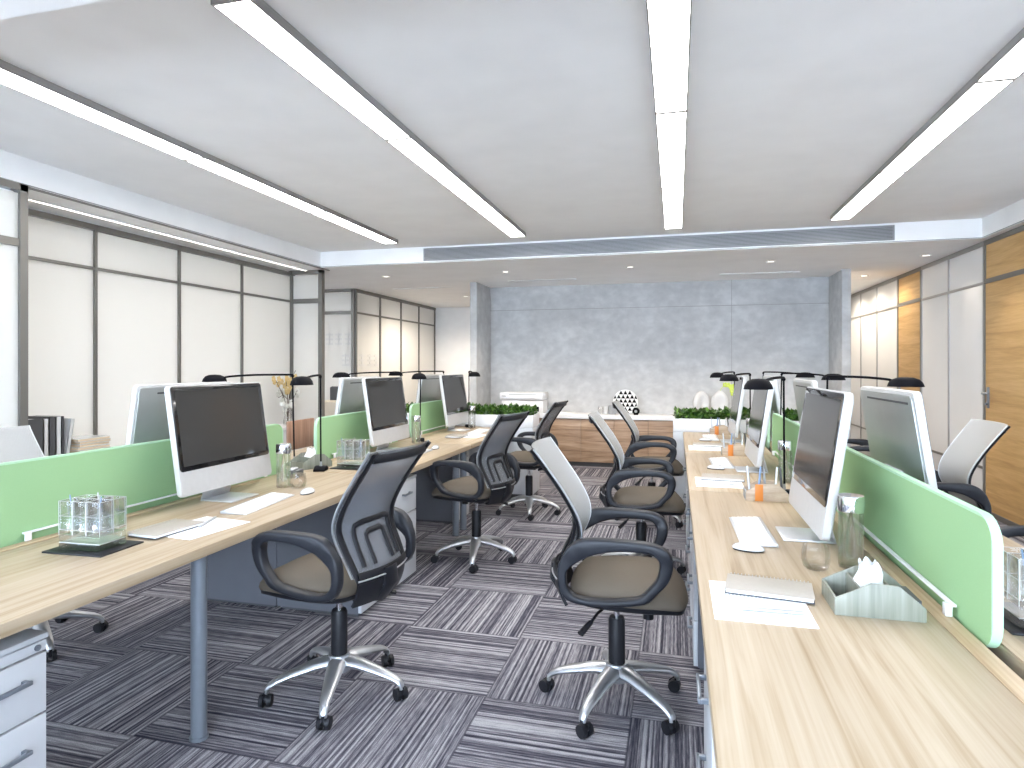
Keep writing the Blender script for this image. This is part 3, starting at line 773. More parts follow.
# ------------------------------------------------------------------ monitors (all-in-one computers), screen faces +x
def make_monitor():
    root = empty('computer_monitor', cat='monitor')
    W, H = 0.655, 0.512; zc0 = 0.066
    tilt = Matrix.Rotation(math.radians(-8.5), 3, 'Y'); piv = (0, 0, zc0)
    def rr(mb): 
        for v in mb.bm.verts: v.co = tilt @ (v.co-Vector(piv)) + Vector(piv)
        return mb
    h = MB(); h.prism(rrect(-W/2, W/2, zc0, zc0+H, 0.022, 5), 'x', -0.027, 0.0, 0.003)
    rr(h).build('housing', 'imac', root)
    bk = MB(); bk.prism(rrect(-W/2+0.012, W/2-0.012, zc0+0.012, zc0+H-0.012, 0.022, 5), 'x', -0.033, -0.027, 0.002)
    bo = rr(bk).build('back_cover', 'imac_back', root)
    sl = MB(); sl.box(-0.0345, -0.0325, -W/2+0.05, W/2-0.12, zc0+H-0.045, zc0+H-0.037); rr(sl).build('vent_slot', 'dgrey', bo)
    bz = MB(); bz.prism(rrect(-W/2+0.006, W/2-0.006, zc0+0.112, zc0+H-0.006, 0.018, 5), 'x', 0.0, 0.0025, 0.001)
    rr(bz).build('bezel', 'bezel', root)
    sc = MB(); sc.prism(rrect(-W/2+0.030, W/2-0.030, zc0+0.135, zc0+H-0.028, 0.003, 2), 'x', 0.0025, 0.0032)
    rr(sc).build('screen', 'screen', root)
    st = MB()
    st.box(-0.10, 0.085, -0.10, 0.10, 0.0, 0.008, 0.003)
    st.prism([(-0.10, 0.0), (-0.094, 0.0), (-0.050, 0.16), (-0.062, 0.26), (-0.068, 0.26), (-0.058, 0.16)], 'y', -0.10, 0.10, 0.001)
    st.build('stand', 'alu', root)
    return root
mon = make_monitor()
ms = [
 (-2.15, 2.70, 0.0, 'silver monitor facing the nearest left chair'),
 (-2.15, 4.56, 0.0, 'silver monitor facing the aisle in the middle of the left desks'),
 (-2.15, 6.13, 0.0, 'silver monitor facing the aisle at the far end of the left desks'),
 (-2.56, 2.76, PI, 'monitor seen from the back, behind the nearest left monitor'),
 (-2.56, 4.65, PI, 'monitor seen from the back, behind the middle left monitor'),
 (-2.56, 6.20, PI, 'monitor seen from the back, behind the farthest left monitor'),
 (0.475, 2.66, PI, 'silver monitor facing the aisle on the nearest right desk'),
 (0.45, 4.25, PI, 'silver monitor facing the aisle, second along the right desks'),
 (0.46, 5.82, PI, 'silver monitor facing the aisle, farthest along the right desks'),
 (0.895, 2.79, 0.0, 'monitor showing its grey back over the nearest right divider'),
 (0.895, 4.46, 0.0, 'monitor showing its back beyond the middle right divider'),
 (0.895, 6.03, 0.0, 'monitor showing its back at the far end of the right desks')]
for i, (x, y, r, lab) in enumerate(ms):
    place(mon, (x, y, ZD), r, lab, i == 0)['group'] = 'all-in-one monitors on the desks'

# ------------------------------------------------------------------ keyboards, mice, notebooks, papers, pens
def make_keyboard():
    root = empty('keyboard', cat='keyboard')
    b = MB(); b.prism([(-0.065, 0.0), (0.065, 0.0), (0.065, 0.005), (-0.055, 0.013), (-0.065, 0.013)], 'y', -0.215, 0.215, 0.002)
    b.build('body', 'alu', root)
    k = MB()
    for r in range(5):
        for c in range(18):
            x = -0.05+r*0.0215; y = -0.205+c*0.0228
            z = 0.013-(x+0.055)*0.0667+0.0005
            k.box(x, x+0.0185, y, y+0.0195, z-0.002, z+0.002)
    k.build('keys', 'keycaps', root)
    return root
kb = make_keyboard()
for i, (x, y, r, lab) in enumerate([
 (-1.925, 2.615, 0.10, 'white keyboard in front of the nearest left monitor'),
 (-1.90, 4.42, 0.05, 'white keyboard in front of the middle left monitor'),
 (-1.91, 6.03, 0.05, 'white keyboard in front of the farthest left monitor'),
 (0.290, 2.67, PI+0.02, 'white keyboard in front of the nearest right monitor'),
 (0.293, 4.49, PI+0.03, 'white keyboard in front of the second right monitor'),
 (0.30, 6.06, PI, 'white keyboard in front of the farthest right monitor')]):
    place(kb, (x, y, ZD), r, lab, i == 0)['group'] = 'keyboards'
def make_mouse():
    root = empty('computer_mouse', cat='mouse')
    m = MB(); t = bmesh.new(); bmesh.ops.create_uvsphere(t, u_segments=20, v_segments=12, radius=1)
    for v in t.verts: v.co = Vector((v.co.x*0.031, v.co.y*0.056, 0.006+max(0, v.co.z)*0.022+min(0, v.co.z)*0.003))
    m.merge(t); m.build('shell', 'porcelain', root, smooth=80)
    MB().lathe([(0.0, 0), (0.030, 0), (0.031, 0.005), (0.0, 0.005)], sx=0.95, sy=1.75).build('base_plate', 'black', root)
    return root
mo = make_mouse()
for i, (x, y, r, lab) in enumerate([
 (-1.85, 2.90, 0.1, 'white mouse beside the keyboard on the nearest left desk'),
 (-1.86, 4.72, 0.1, 'white mouse beside the keyboard on the middle left desk'),
 (-1.85, 6.33, 0.1, 'white mouse beside the keyboard on the farthest left desk'),
 (0.250, 2.40, 1.35, 'white mouse beside the keyboard on the nearest right desk'),
 (0.245, 4.24, 1.3, 'white mouse beside the keyboard on the middle right desk'),
 (0.25, 5.82, 1.3, 'white mouse beside the keyboard on the farthest right desk')]):
    place(mo, (x, y, ZD), r, lab, i == 0)['group'] = 'computer mice'
def make_notebook():
    root = empty('notebook', cat='notebook')
    MB().box(-0.115, 0.115, -0.068, 0.068, 0.003, 0.012, 0.001).build('pages', 'paper', root)
    MB().box(-0.118, 0.118, -0.071, 0.071, 0.012, 0.0145, 0.0008).build('cover', 'notecover', root)
    MB().box(-0.118, 0.118, -0.071, 0.071, 0.0, 0.003, 0.0008).build('back_cover', 'dgrey', root)
    s = MB()
    for k in range(22):
        x = -0.108+k*0.0103
        s.tube([(x, 0.073+0.008*math.cos(a), 0.008+0.009*math.sin(a)) for a in [i*PI/5 for i in range(11)]], 0.0012, 5)
    s.build('spiral_binding', 'silver', root)
    return root
nb = make_notebook()
def make_paper():
    root = empty('writing_pad', cat='paper')
    MB().box(-0.125, 0.125, -0.15, 0.15, 0.0, 0.003, 0.0005).build('sheets', 'paper', root)
    l = MB()
    for k in range(24):
        x = -0.118+k*0.0102
        l.box(x, x+0.005, 0.030, 0.042, 0.003, 0.0034)
    for k in range(9): l.box(-0.11, 0.11, 0.0-k*0.013, 0.0008-k*0.013, 0.003, 0.0032)
    l.build('ruling', 'ink', root)
    return root
pp = make_paper()
def make_pen(mat='silver'):
    root = empty('pen', cat='pen')
    MB().lathe([(0, 0), (0.001, 0.001), (0.0042, 0.018), (0.0048, 0.03), (0.0048, 0.165), (0.004, 0.178), (0, 0.179)], seg=12).build('barrel', mat, root)
    MB().box(0.004, 0.0065, -0.0015, 0.0015, 0.125, 0.17, 0.0005).build('clip', 'chrome', root)
    for ch in root.children: ch.rotation_euler = (0, PI/2, 0); ch.location = (-0.09, 0, 0.0048)
    return root
pen = make_pen()
# paper and notebook sets: (paper loc/rot, notebook loc/rot, pen loc/rot)
sets = [
 ('nearest right desk', (0.222, 1.875, 0.0), (0.262, 1.975, -0.13), (0.245, 1.80, 0.03)),
 ('middle right desk', (0.232, 3.75, 0.0), (0.262, 3.86, -0.08), (0.225, 3.68, 0.0)),
 ('farthest right desk', (0.222, 5.30, 0.0), (0.252, 5.44, -0.08), (0.215, 5.24, 0.0)),
 ('nearest left desk', (-1.885, 2.17, PI-0.14), (-1.965, 2.09, -0.08+PI/2), (-1.90, 2.24, -1.25)),
 ('middle left desk', (-1.89, 3.95, PI-0.1), (-1.99, 3.88, PI/2), (-1.89, 3.97, -1.3)),
 ('farthest left desk', (-1.88, 5.66, PI-0.1), (-1.97, 5.55, PI/2), (-1.88, 5.68, -1.3))]
for i, (nm, a, b2, c2) in enumerate(sets):
    place(pp, (a[0], a[1], ZD), a[2], 'white ruled writing pad under the notebook on the %s' % nm, i == 0)['group'] = 'writing pads'
    place(nb, (b2[0], b2[1], ZD+0.0035), b2[2], 'grey-beige spiral notebook on the %s' % nm, i == 0)['group'] = 'notebooks'
    place(pen, (c2[0], c2[1], ZD+0.0037), c2[2], 'silver pen lying on the paper on the %s' % nm, i == 0)['group'] = 'pens on paper'

# ------------------------------------------------------------------ bottles and cups
def make_bottle():
    root = empty('glass_bottle', cat='bottle')
    MB().lathe([(0.0, 0.0), (0.036, 0.0), (0.038, 0.004), (0.038, 0.182), (0.0345, 0.182), (0.0345, 0.010), (0.0, 0.010)], seg=36).build('glass_body', 'glass', root, smooth=50)
    MB().lathe([(0.0, 0.011), (0.034, 0.011), (0.034, 0.10), (0.0, 0.10)], seg=32).build('water', 'water', root, smooth=50)
    MB().lathe([(0.0, 0.184), (0.040, 0.184), (0.0405, 0.187), (0.0405, 0.230), (0.038, 0.236), (0.0, 0.236)], seg=36).build('lid', 'chrome', root, smooth=40)
    MB().lathe([(0.002, 0.185), (0.004, 0.184), (0.014, 0.11), (0.016, 0.05), (0.013, 0.03), (0.0, 0.03)], seg=16).build('infuser', 'glass2', root, smooth=60)
    return root
bt = make_bottle()
for i, (x, y, lab) in enumerate([(-2.075, 3.02, 'clear glass bottle with chrome lid on the nearest left desk'),
 (-2.16, 5.03, 'clear glass bottle with chrome lid between the middle and far left desks'),
 (-2.10, 6.38, 'clear glass bottle with chrome lid at the planter end of the left desks'),
 (0.555, 2.285, 'clear glass bottle with chrome lid beside the nearest right divider'),
 (0.600, 3.86, 'clear glass bottle with chrome lid beside the second right monitor'),
 (0.585, 5.42, 'clear glass bottle with chrome lid beside the farthest right monitor')]):
    place(bt, (x, y, ZD), 0, lab, i == 0)['group'] = 'glass bottles'
def make_cup():
    root = empty('glass_cup', cat='cup')
    MB().lathe([(0.0, 0.0), (0.024, 0.0), (0.031, 0.006), (0.036, 0.025), (0.036, 0.045), (0.032, 0.070), (0.0305, 0.070), (0.0342, 0.045), (0.034, 0.025), (0.028, 0.010), (0.0, 0.007)], seg=36).build('bowl', 'glass', root, smooth=60)
    MB().lathe([(0.0, 0.008), (0.0275, 0.0105), (0.032, 0.022), (0.0, 0.022)], seg=32).build('drink', 'water', root, smooth=50)
    return root
cp = make_cup()
for ch in cp.children: ch.scale = (1.22, 1.22, 1.1)
place(cp, (-1.985, 3.02, ZD), 0, 'round clear glass cup on the nearest left desk', True)['group'] = 'glass cups'
place(cp, (0.440, 2.24, ZD), 0, 'round clear glass cup on the nearest right desk', False)['group'] = 'glass cups'

# ------------------------------------------------------------------ glass organizers on black mats
def make_organizer():
    root = empty('glass_organizer', cat='organizer')
    s1 = MB(); s1.box(-0.088, 0.088, -0.058, 0.058, 0.0, 0.022, 0.002); s1.build('lower_base', 'glass2', root)
    s1 = MB(); s1.box(-0.088, 0.088, -0.058, 0.058, 0.026, 0.050, 0.002); s1.build('upper_base', 'glass2', root)
    s1 = MB(); s1.box(-0.086, 0.086, -0.056, 0.056, 0.0225, 0.0255); s1.build('spacer', 'alu', root)
    for i in range(3):
        for j in range(2):
            x = -0.0585+i*0.0585; y = -0.029+j*0.058; h = 0.172; w = 0.0285; t = 0.0035
            c = MB(); z0 = 0.052
            O = [(x-w, y-w), (x+w, y-w), (x+w, y+w), (x-w, y+w)]; I = [(x-w+t, y-w+t), (x+w-t, y-w+t), (x+w-t, y+w-t), (x-w+t, y+w-t)]
            c.ring_prism(O, I, 'z', z0+0.02, h, 0.001); c.box(x-w, x+w, y-w, y+w, z0, z0+0.018, 0.002)
            c.ring_prism([(x-w-0.0008, y-w-0.0008), (x+w+0.0008, y-w-0.0008), (x+w+0.0008, y+w+0.0008), (x-w-0.0008, y+w+0.0008)], O, 'z', 0.118, 0.121)
            cc = c.build('compartment', 'glass2', root)
            e = MB(); r2 = 0.0008  # thin metal rods standing in for highlights on the glass edges
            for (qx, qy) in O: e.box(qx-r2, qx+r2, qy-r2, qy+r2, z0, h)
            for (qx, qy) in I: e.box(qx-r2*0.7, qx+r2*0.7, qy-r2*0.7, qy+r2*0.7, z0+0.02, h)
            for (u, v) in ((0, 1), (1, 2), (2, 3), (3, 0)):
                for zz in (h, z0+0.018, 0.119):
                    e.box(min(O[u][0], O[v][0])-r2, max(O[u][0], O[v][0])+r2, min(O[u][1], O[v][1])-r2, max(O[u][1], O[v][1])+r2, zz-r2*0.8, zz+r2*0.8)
            e.build('edge_highlights', 'alu', cc)
    return root
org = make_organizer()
def make_mat():
    o = MB().box(-0.125, 0.125, -0.095, 0.095, 0, 0.006, 0.0015).build('desk_mat', 'black'); return tag(o, cat='mat')
mat_o = make_mat()
def make_stick(mat):
    o = MB().tube([(0, 0, 0), (0, 0, 0.118)], 0.0022, 8).build('stirring_stick', mat); return tag(o, cat='stick')
stick = make_stick('bluepen'); stick_w = make_stick('porcelain')
for i, (x, y, r, lab, lm) in enumerate([(-2.05, 1.835, 0.04, 'clear glass organizer block on the near end of the left desk', 'near end of the left desk'),
     (-2.03, 3.71, 0.0, 'clear glass organizer block beside the black lamp on the middle left desk', 'middle left desk'),
     (0.915, 1.90, 0.0, 'clear glass organizer block at the right edge behind the green divider', 'desk behind the right divider')]):
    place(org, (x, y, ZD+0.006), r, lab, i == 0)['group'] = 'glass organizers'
    place(mat_o, (x+0.005, y, ZD), r, 'black square mat under the glass organizer on the %s' % lm, i == 0)['group'] = 'black mats'
    for k, (dx, dy, tx, ty) in enumerate(((-0.055, -0.028, 0.03, -0.12), (0.0, 0.03, 0.05, -0.04), (0.055, -0.028, 0.03, 0.14))):
        src = stick_w if k == 1 else stick
        st = place(src, (x+dx, y+dy, ZD+0.078), 0, ('%s stick stick in the %s of the glass organizer, %s' % ('white' if k == 1 else 'blue', ('left', 'rear', 'right')[k], lm)), i == 0 and k in (0, 1))
        st.rotation_euler = (tx, ty, 0); st['group'] = 'sticks in the glass organizers'

# ------------------------------------------------------------------ caddies
def make_caddy():
    """grey wooden desk caddy, long side along x, sloping gable sides"""
    root = empty('desk_caddy', cat='caddy')
    L, D = 0.215, 0.16; t = 0.006
    side = [(-L/2, 0), (L/2, 0), (L/2, 0.035), (0.045, 0.088), (-0.02, 0.090), (-L/2, 0.045)]
    MB().prism(side, 'y', -D/2, -D/2+t, 0.0008).build('front_panel', 'caddy', root)
    MB().prism(side, 'y', D/2-t, D/2, 0.0008).build('rear_panel', 'caddy', root)
    MB().box(-L/2, -L/2+t, -D/2+t, D/2-t, 0, 0.045).build('end_panel', 'caddy', root)
    MB().box(L/2-t, L/2, -D/2+t, D/2-t, 0, 0.035).build('end_panel', 'caddy', root)
    MB().box(-0.045, -0.040, -D/2+t, D/2-t, 0.004, 0.07).build('partition', 'caddy', root)
    MB().box(0.045, 0.05, -D/2+t, D/2-t, 0.004, 0.06).build('partition', 'caddy', root)
    MB().box(-L/2+t, L/2-t, -D/2+t, D/2-t, 0.0, 0.004).build('bottom', 'dgrey', root)
    m = MB(); m.box(0.053, L/2-t-0.003, -D/2+t+0.002, D/2-t-0.03, 0.005, 0.052); m.build('card_stack', 'dgrey', root)
    return root
def make_tissue():
    o = MB()
    random.seed(3)
    def f(u, v):
        a = u*2*PI; r = 0.034*(1-0.55*v)*(1+0.18*math.sin(3*a+4*v)); 
        return (r*math.cos(a)*1.1+0.004*math.sin(9*v), r*math.sin(a)*1.5+0.012*v, v*0.098+0.006*math.sin(5*a)*v)
    o.grid(f, 28, 10)
    for q in o.bm.verts: q.co.z *= 1.18; q.co.x *= 1.35
    return tag(o.build('tissue', 'paper'), cat='tissue')
cd = make_caddy(); ts = make_tissue()
for i, (x, y, r, lm) in enumerate([(0.515, 1.915, 0.0, 'nearest right desk'), (-2.31, 3.66, 1.15, 'nearest left desk, in the divider gap')]):
    place(cd, (x, y, ZD), r, 'grey-green wooden desk caddy on the %s' % lm, i == 0)['group'] = 'wooden desk caddies'
    place(ts, (x-0.004, y+0.005, ZD+0.005), r, 'crumpled white tissue in the wooden caddy, %s' % lm, i == 0)['group'] = 'tissues in caddies'
sp = empty('phone_dock', (-2.19, 3.30, ZD), 0.2, label='small dark dock with a white top beside the bottle, left desk', cat='dock')
MB().box(-0.035, 0.035, -0.05, 0.05, 0, 0.045, 0.006).build('body', 'dgrey', sp)
MB().box(-0.030, 0.005, -0.04, 0.04, 0.045, 0.056, 0.004).build('top_pad', 'porcelain', sp)

def make_pencaddy():
    root = empty('pen_caddy', cat='pen holder')
    L, D = 0.20, 0.12; t = 0.005
    side = [(-L/2, 0), (L/2, 0), (L/2, 0.035), (0.05, 0.085), (-0.03, 0.085), (-L/2, 0.045)]
    MB().prism(side, 'y', -D/2, -D/2+t, 0.0008).build('front_panel', 'tan', root)
    MB().prism(side, 'y', D/2-t, D/2, 0.0008).build('rear_panel', 'tan', root)
    MB().box(-0.057, -0.020, -D/2-0.004, -D/2, 0.0, 0.082, 0.001).build('orange_front', 'orange', root)
    MB().box(-L/2, -L/2+t, -D/2+t, D/2-t, 0, 0.045).build('end_panel', 'grey', root)
    MB().box(L/2-t, L/2, -D/2+t, D/2-t, 0, 0.035).build('end_panel', 'grey', root)
    m = MB(); m.box(-0.005, 0.0, -D/2+t, D/2-t, 0.004, 0.06); m.build('partition', 'grey', root)
    MB().box(-L/2+t, L/2-t, -D/2+t, D/2-t, 0.0, 0.004).build('bottom', 'grey', root)
    return root
pc = make_pencaddy()
pens = [('silver', 'silver'), ('bluepen', 'blue'), ('grey', 'grey'), ('porcelain', 'white'), ('dgrey', 'dark grey')]
pen_src = {}
for i, (x, y, lm) in enumerate([(0.43, 3.345, 'nearest right monitor'), (0.425, 4.945, 'second right monitor'), (0.415, 6.42, 'farthest right monitor')]):
    place(pc, (x, y, ZD), 0.0, 'pen holder with orange front panel just behind the %s' % lm, i == 0)['group'] = 'pen holders with orange front'
    for k, (mt, cn) in enumerate(pens):
        fstp = k not in pen_src
        if fstp:
            o = empty('upright_pen', cat='pen')
            MB().lathe([(0, 0.0), (0.001, 0.001), (0.005, 0.018), (0.0055, 0.03), (0.0055, 0.148), (0.004, 0.158), (0, 0.159)], seg=12).build('barrel', mt, o)
            pen_src[k] = o
        q = place(pen_src[k], (x-0.075+k*0.038, y-0.018+0.012*(k % 3), ZD+0.005), 0, '%s pen standing in the orange-front holder behind the %s' % (cn, lm), fstp)
        q.rotation_euler = (0.1*((k % 3)-1), 0.08*((k % 2)*2-1), 0); q['group'] = 'pens standing in holders'

# ------------------------------------------------------------------ desk lamps
def make_lamp(arm, tip_drop=0.01):
    """pole at origin, arm towards +x, ends in a dome head"""
    root = empty('desk_lamp', cat='lamp')
    b = MB(); b.prism([(-0.05, 0), (0.05, 0), (0.05, 0.012), (0.018, 0.03), (-0.018, 0.03), (-0.05, 0.012)], 'y', -0.035, 0.035, 0.003); b.build('clamp_base', 'blackgloss', root)
    MB().cyl((0, 0, 0.028), (0, 0, 0.058), 0.009, 0.006).build('collar', 'grey', root)
    MB().tube([(0, 0, 0.04), (0.006, 0, 0.30), (0.012, 0, 0.592)], 0.0052, 8).build('pole', 'blackgloss', root)
    MB().sphere((0.012, 0, 0.592), 0.010).build('joint', 'blackgloss', root)
    MB().tube(smooth_line([(0.012, 0, 0.596), (0.03, 0, 0.602), (arm*0.5, 0, 0.600), (arm*0.85, 0, 0.588), (arm-0.05, 0, 0.575)], 4), 0.0068, 8).build('arm', 'blackgloss', root)
    h = MB(); prof = [(0.0, 0.040), (0.032, 0.038), (0.056, 0.028), (0.070, 0.010), (0.076, -0.010), (0.073, -0.010), (0.066, 0.008), (0.050, 0.022), (0.0, 0.032)]
    h.lathe(prof, (arm+0.02, 0, 0.562), seg=28, sx=1.12, sy=0.82)
    hd = h.build('lamp_shade', 'blackgloss', root, smooth=60)
    MB().sphere((arm+0.02, 0, 0.568), 0.022, sz=0.5).build('bulb', 'lampglow', hd)
    return root
la = make_lamp(0.36); lb2 = make_lamp(0.56)
for i, (x, y, r, lab) in enumerate([
 (-2.17, 3.55, -1.3, 'black lamp on the left desk, its square base showing beside the glass organizer'),
 (-2.17, 5.15, -1.2, 'thin black lamp left of the farthest left monitor, its pole rising before the divider'),
 (-2.17, 6.485, -1.1, 'black lamp standing at the planter end of the left desks'),
 (0.535, 3.47, -PI/2-0.45, 'tall black lamp on the right desks with the largest dome, behind the nearest monitor'),
 (0.55, 5.12, -PI/2-0.5, 'black lamp on the right desks beside the second aisle-facing monitor'),
 (0.55, 6.47, -PI/2-0.5, 'black lamp at the planter end of the right desks')]):
    place(la, (x, y, ZD), r, lab, i == 0)['group'] = 'black desk lamps'
for i, (x, y, r, lab) in enumerate([
 (-2.46, 3.70, PI+0.10, 'black lamp behind the left divider, its arm reaching over the nearest pair of monitors'),
 (-2.45, 5.37, PI+0.12, 'black lamp behind the left divider, its dome above the middle pair of monitors'),
 (-2.455, 6.50, PI+0.0, 'black lamp behind the left divider, its dome above the farthest pair of monitors'),
 (0.80, 3.83, -0.34, 'black lamp beyond the right divider with dome over the nearest grey monitor back'),
 (0.80, 5.40, -0.30, 'black lamp beyond the right divider with dome above the nearest aisle monitor'),
 (0.80, 6.49, -0.3, 'black lamp beyond the right divider, farthest one')]):
    place(lb2 if i < 3 else la, (x, y, ZD), r, lab, i == 0)['group'] = 'black desk lamps'

# ------------------------------------------------------------------ planters at the bench ends
def planter(x0, x1, y, label, clabel, seed):
    cab = empty('planter_cabinet', (0, 0, 0), label=clabel, cat='cabinet')
    MB().box(x0, x1, y, y+0.36, 0.04, ZD-0.002, 0.003).build('body', 'ped', cab)
    MB().box(x0+0.02, x1-0.02, y+0.02, y+0.34, 0, 0.04).build('plinth', 'dgrey', cab)
    n = 4
    root = empty('planter_box', (0, 0, 0), label=label, cat='planter')
    m = MB(); z0, z1 = ZD, ZD+0.13
    m.ring_prism([(x0, y), (x1, y), (x1, y+0.34), (x0, y+0.34)], [(x0+0.02, y+0.02), (x1-0.02, y+0.02), (x1-0.02, y+0.32), (x0+0.02, y+0.32)], 'z', z0, z1, 0.002)
    m.build('trough', 'printer', root)
    MB().box(x0+0.02, x1-0.02, y+0.02, y+0.32, z0, z1-0.02).build('soil', 'soil', root)
    rnd = random.Random(seed); m = MB()
    cnt = int((x1-x0)*1100)
    for k in range(cnt):
        px = rnd.uniform(x0+0.03, x1-0.03); py = rnd.uniform(y+0.025, y+0.315)
        a = rnd.uniform(0, 2*PI); ln = rnd.uniform(0.05, 0.085); tl = rnd.uniform(0.2, 1.25); w = rnd.uniform(0.016, 0.026); hz = rnd.uniform(0, 0.085)
        d = Vector((math.cos(a)*math.sin(tl), math.sin(a)*math.sin(tl), math.cos(tl))); s2 = Vector((-math.sin(a), math.cos(a), 0))
        p0 = Vector((px, py, z1-0.025+hz)); p1 = p0+d*ln*0.5; p2 = p0+d*ln+Vector((0, 0, -0.008)); nn = s2.cross(d)*0.003
        v = [m.bm.verts.new(q) for q in (p0, p1+s2*w+nn, p2, p1-s2*w+nn, p1-nn)]
        m.bm.faces.new((v[0], v[1], v[4])); m.bm.faces.new((v[1], v[2], v[4])); m.bm.faces.new((v[2], v[3], v[4])); m.bm.faces.new((v[3], v[0], v[4]))
    f = m.build('foliage', 'leaf', root, smooth=80); f['kind'] = 'stuff'
planter(-3.10, -1.485, 6.58, 'long white planter of low green plants at the end of the left desks', 'pale cabinet under the left planter', 1)
planter(-0.031, 1.40, 6.58, 'long white planter of low green plants at the end of the right desks', 'pale cabinet under the right planter', 2)

# ------------------------------------------------------------------ credenza on the concrete wall
cr = empty('credenza', (0, 0, 0), label='long brown wood sideboard with white top against the concrete wall', cat='sideboard')
MB().box(-2.70, 1.95, 8.90, 9.28, 0.06, 0.675).build('body', 'dgrey', cr)
MB().box(-2.72, 1.97, 8.86, 9.285, 0.675, 0.735, 0.003).build('top', 'printer', cr)
MB().box(-2.68, 1.93, 8.93, 9.25, 0.0, 0.06).build('plinth', 'dgrey', cr)
k = 0; x = -2.70
while x < 1.94:
    x1 = min(x+0.465, 1.95)
    m = MB(); nbd = 5
    m.box(x+0.002, x1-0.002, 8.88, 8.90, 0.065, 0.668, 0.002)
    dr = m.build('door', 'walnut', cr)
    g = MB()
    for q in range(1, 4): g.box(x+0.004, x1-0.004, 8.8795, 8.8805, 0.065+q*0.15, 0.068+q*0.15)
    g.build('groove', 'twig', dr)
    x = x1
ZT = 0.735
# printer
pr = empty('printer', (-2.15, 9.05, ZT), 0, label='white desktop printer on the sideboard behind the left planter', cat='printer')
m = MB(); m.box(-0.32, 0.30, -0.17, 0.17, 0.0, 0.19, 0.012); m.build('body', 'printer', pr)
m = MB(); m.box(-0.345, 0.30, -0.19, 0.18, 0.195, 0.30, 0.018); m.build('scanner_unit', 'printer', pr)
m = MB(); m.box(-0.20, 0.20, -0.194, -0.188, 0.268, 0.276).box(-0.30, 0.18, -0.193, -0.189, 0.218, 0.221); m.build('seam', 'grey', pr)
m = MB(); m.box(-0.31, -0.25, -0.194, -0.19, 0.243, 0.252); m.build('badge', 'dgrey', pr)
m = MB(); m.box(-0.02, 0.24, -0.176, -0.168, 0.03, 0.10); m.build('paper_slot', 'blackgloss', pr)
m = MB(); m.box(0.02, 0.24, -0.26, -0.165, 0.018, 0.026, 0.002); m.build('output_tray', 'printer', pr)
o = MB().box(0, 0.36, 0, 0.24, 0, 0.012, 0.002).build('paper_ream', 'paper'); o.location = (-1.78, 8.93, ZT)
tag(o, 'flat stack of white paper right of the printer on the sideboard', 'paper')
# triangle patterned disc
dk = empty('decorative_plate', (-0.70, 9.10, ZT+0.175), 0, label='round decorative plate with black and white triangles on the sideboard', cat='plate')
R = 0.175; ty = Matrix.Rotation(math.radians(-6), 3, 'X')
m = MB(); m.tube([(0, 0, 0), (0, 0.014, 0)], R, 48)
m.build('disc', 'paper', dk)
m = MB(); tw = 0.062; th = 0.058
rowsn = 6
for r in range(rowsn):
    z = R-0.02-(r+1)*th+0.008
    for c in range(-4, 5):
        cx = c*tw+(0.5*tw if r % 2 else 0)
        P = [(cx-tw/2+0.001, z), (cx+tw/2-0.001, z), (cx, z+th-0.0015)]
        cen = (cx, z+th*0.35)
        if cen[0]**2+cen[1]**2 < (R-0.002)**2:
            P = [p if math.hypot(*p) < R-0.003 else tuple(q*(R-0.003)/math.hypot(*p) for q in p) for p in P]
            m.prism(P, 'y', -0.0015, 0.001)
m.build('triangle_pattern', 'blackgloss', dk)
m = MB(); m.tube([(-0.06, 0.0, -0.172), (-0.06, 0.09, -0.172), (-0.06, 0.02, -0.06)], 0.005, 6).tube([(0.06, 0.0, -0.172), (0.06, 0.09, -0.172), (0.06, 0.02, -0.06)], 0.005, 6)
m.build('stand', 'dgrey', dk)
def small(name, x, y, prof, mat, label, cat, seg=24):
    o = MB().lathe(prof, seg=seg).build(name, mat, smooth=45); o.location = (x, y, ZT); return tag(o, label, cat)
small('glass_jar', -1.045, 9.03, [(0, 0), (0.035, 0), (0.038, 0.01), (0.038, 0.085), (0.026, 0.10), (0.026, 0.115), (0, 0.115)], 'glass2', 'small clear glass jar on the sideboard, leftmost of the little objects', 'jar')
small('white_mug', -0.965, 9.02, [(0, 0), (0.034, 0), (0.037, 0.006), (0.037, 0.11), (0.034, 0.11), (0.033, 0.01), (0, 0.01)], 'porcelain', 'white mug between the glass jar and the grey pot on the sideboard', 'mug')
small('grey_pot', -0.875, 9.0, [(0, 0), (0.05, 0), (0.052, 0.008), (0.052, 0.125), (0.046, 0.13), (0.046, 0.12), (0, 0.12)], 'grey', 'grey round pot left of the triangle plate', 'pot')
bc = empty('black_ornament', (-0.545, 8.97, ZT), 0, label='small round black ornament beside the triangle plate on the sideboard', cat='ornament')
m = MB(); m.tube([(0, -0.02, 0.052), (0, 0.025, 0.052)], [0.048, 0.052], 28).box(-0.03, 0.03, -0.01, 0.02, 0, 0.012); m.build('case', 'blackgloss', bc)
m = MB(); m.tube([(0, -0.0225, 0.052), (0, -0.019, 0.052)], 0.020, 20); m.build('dial', 'grey', bc)
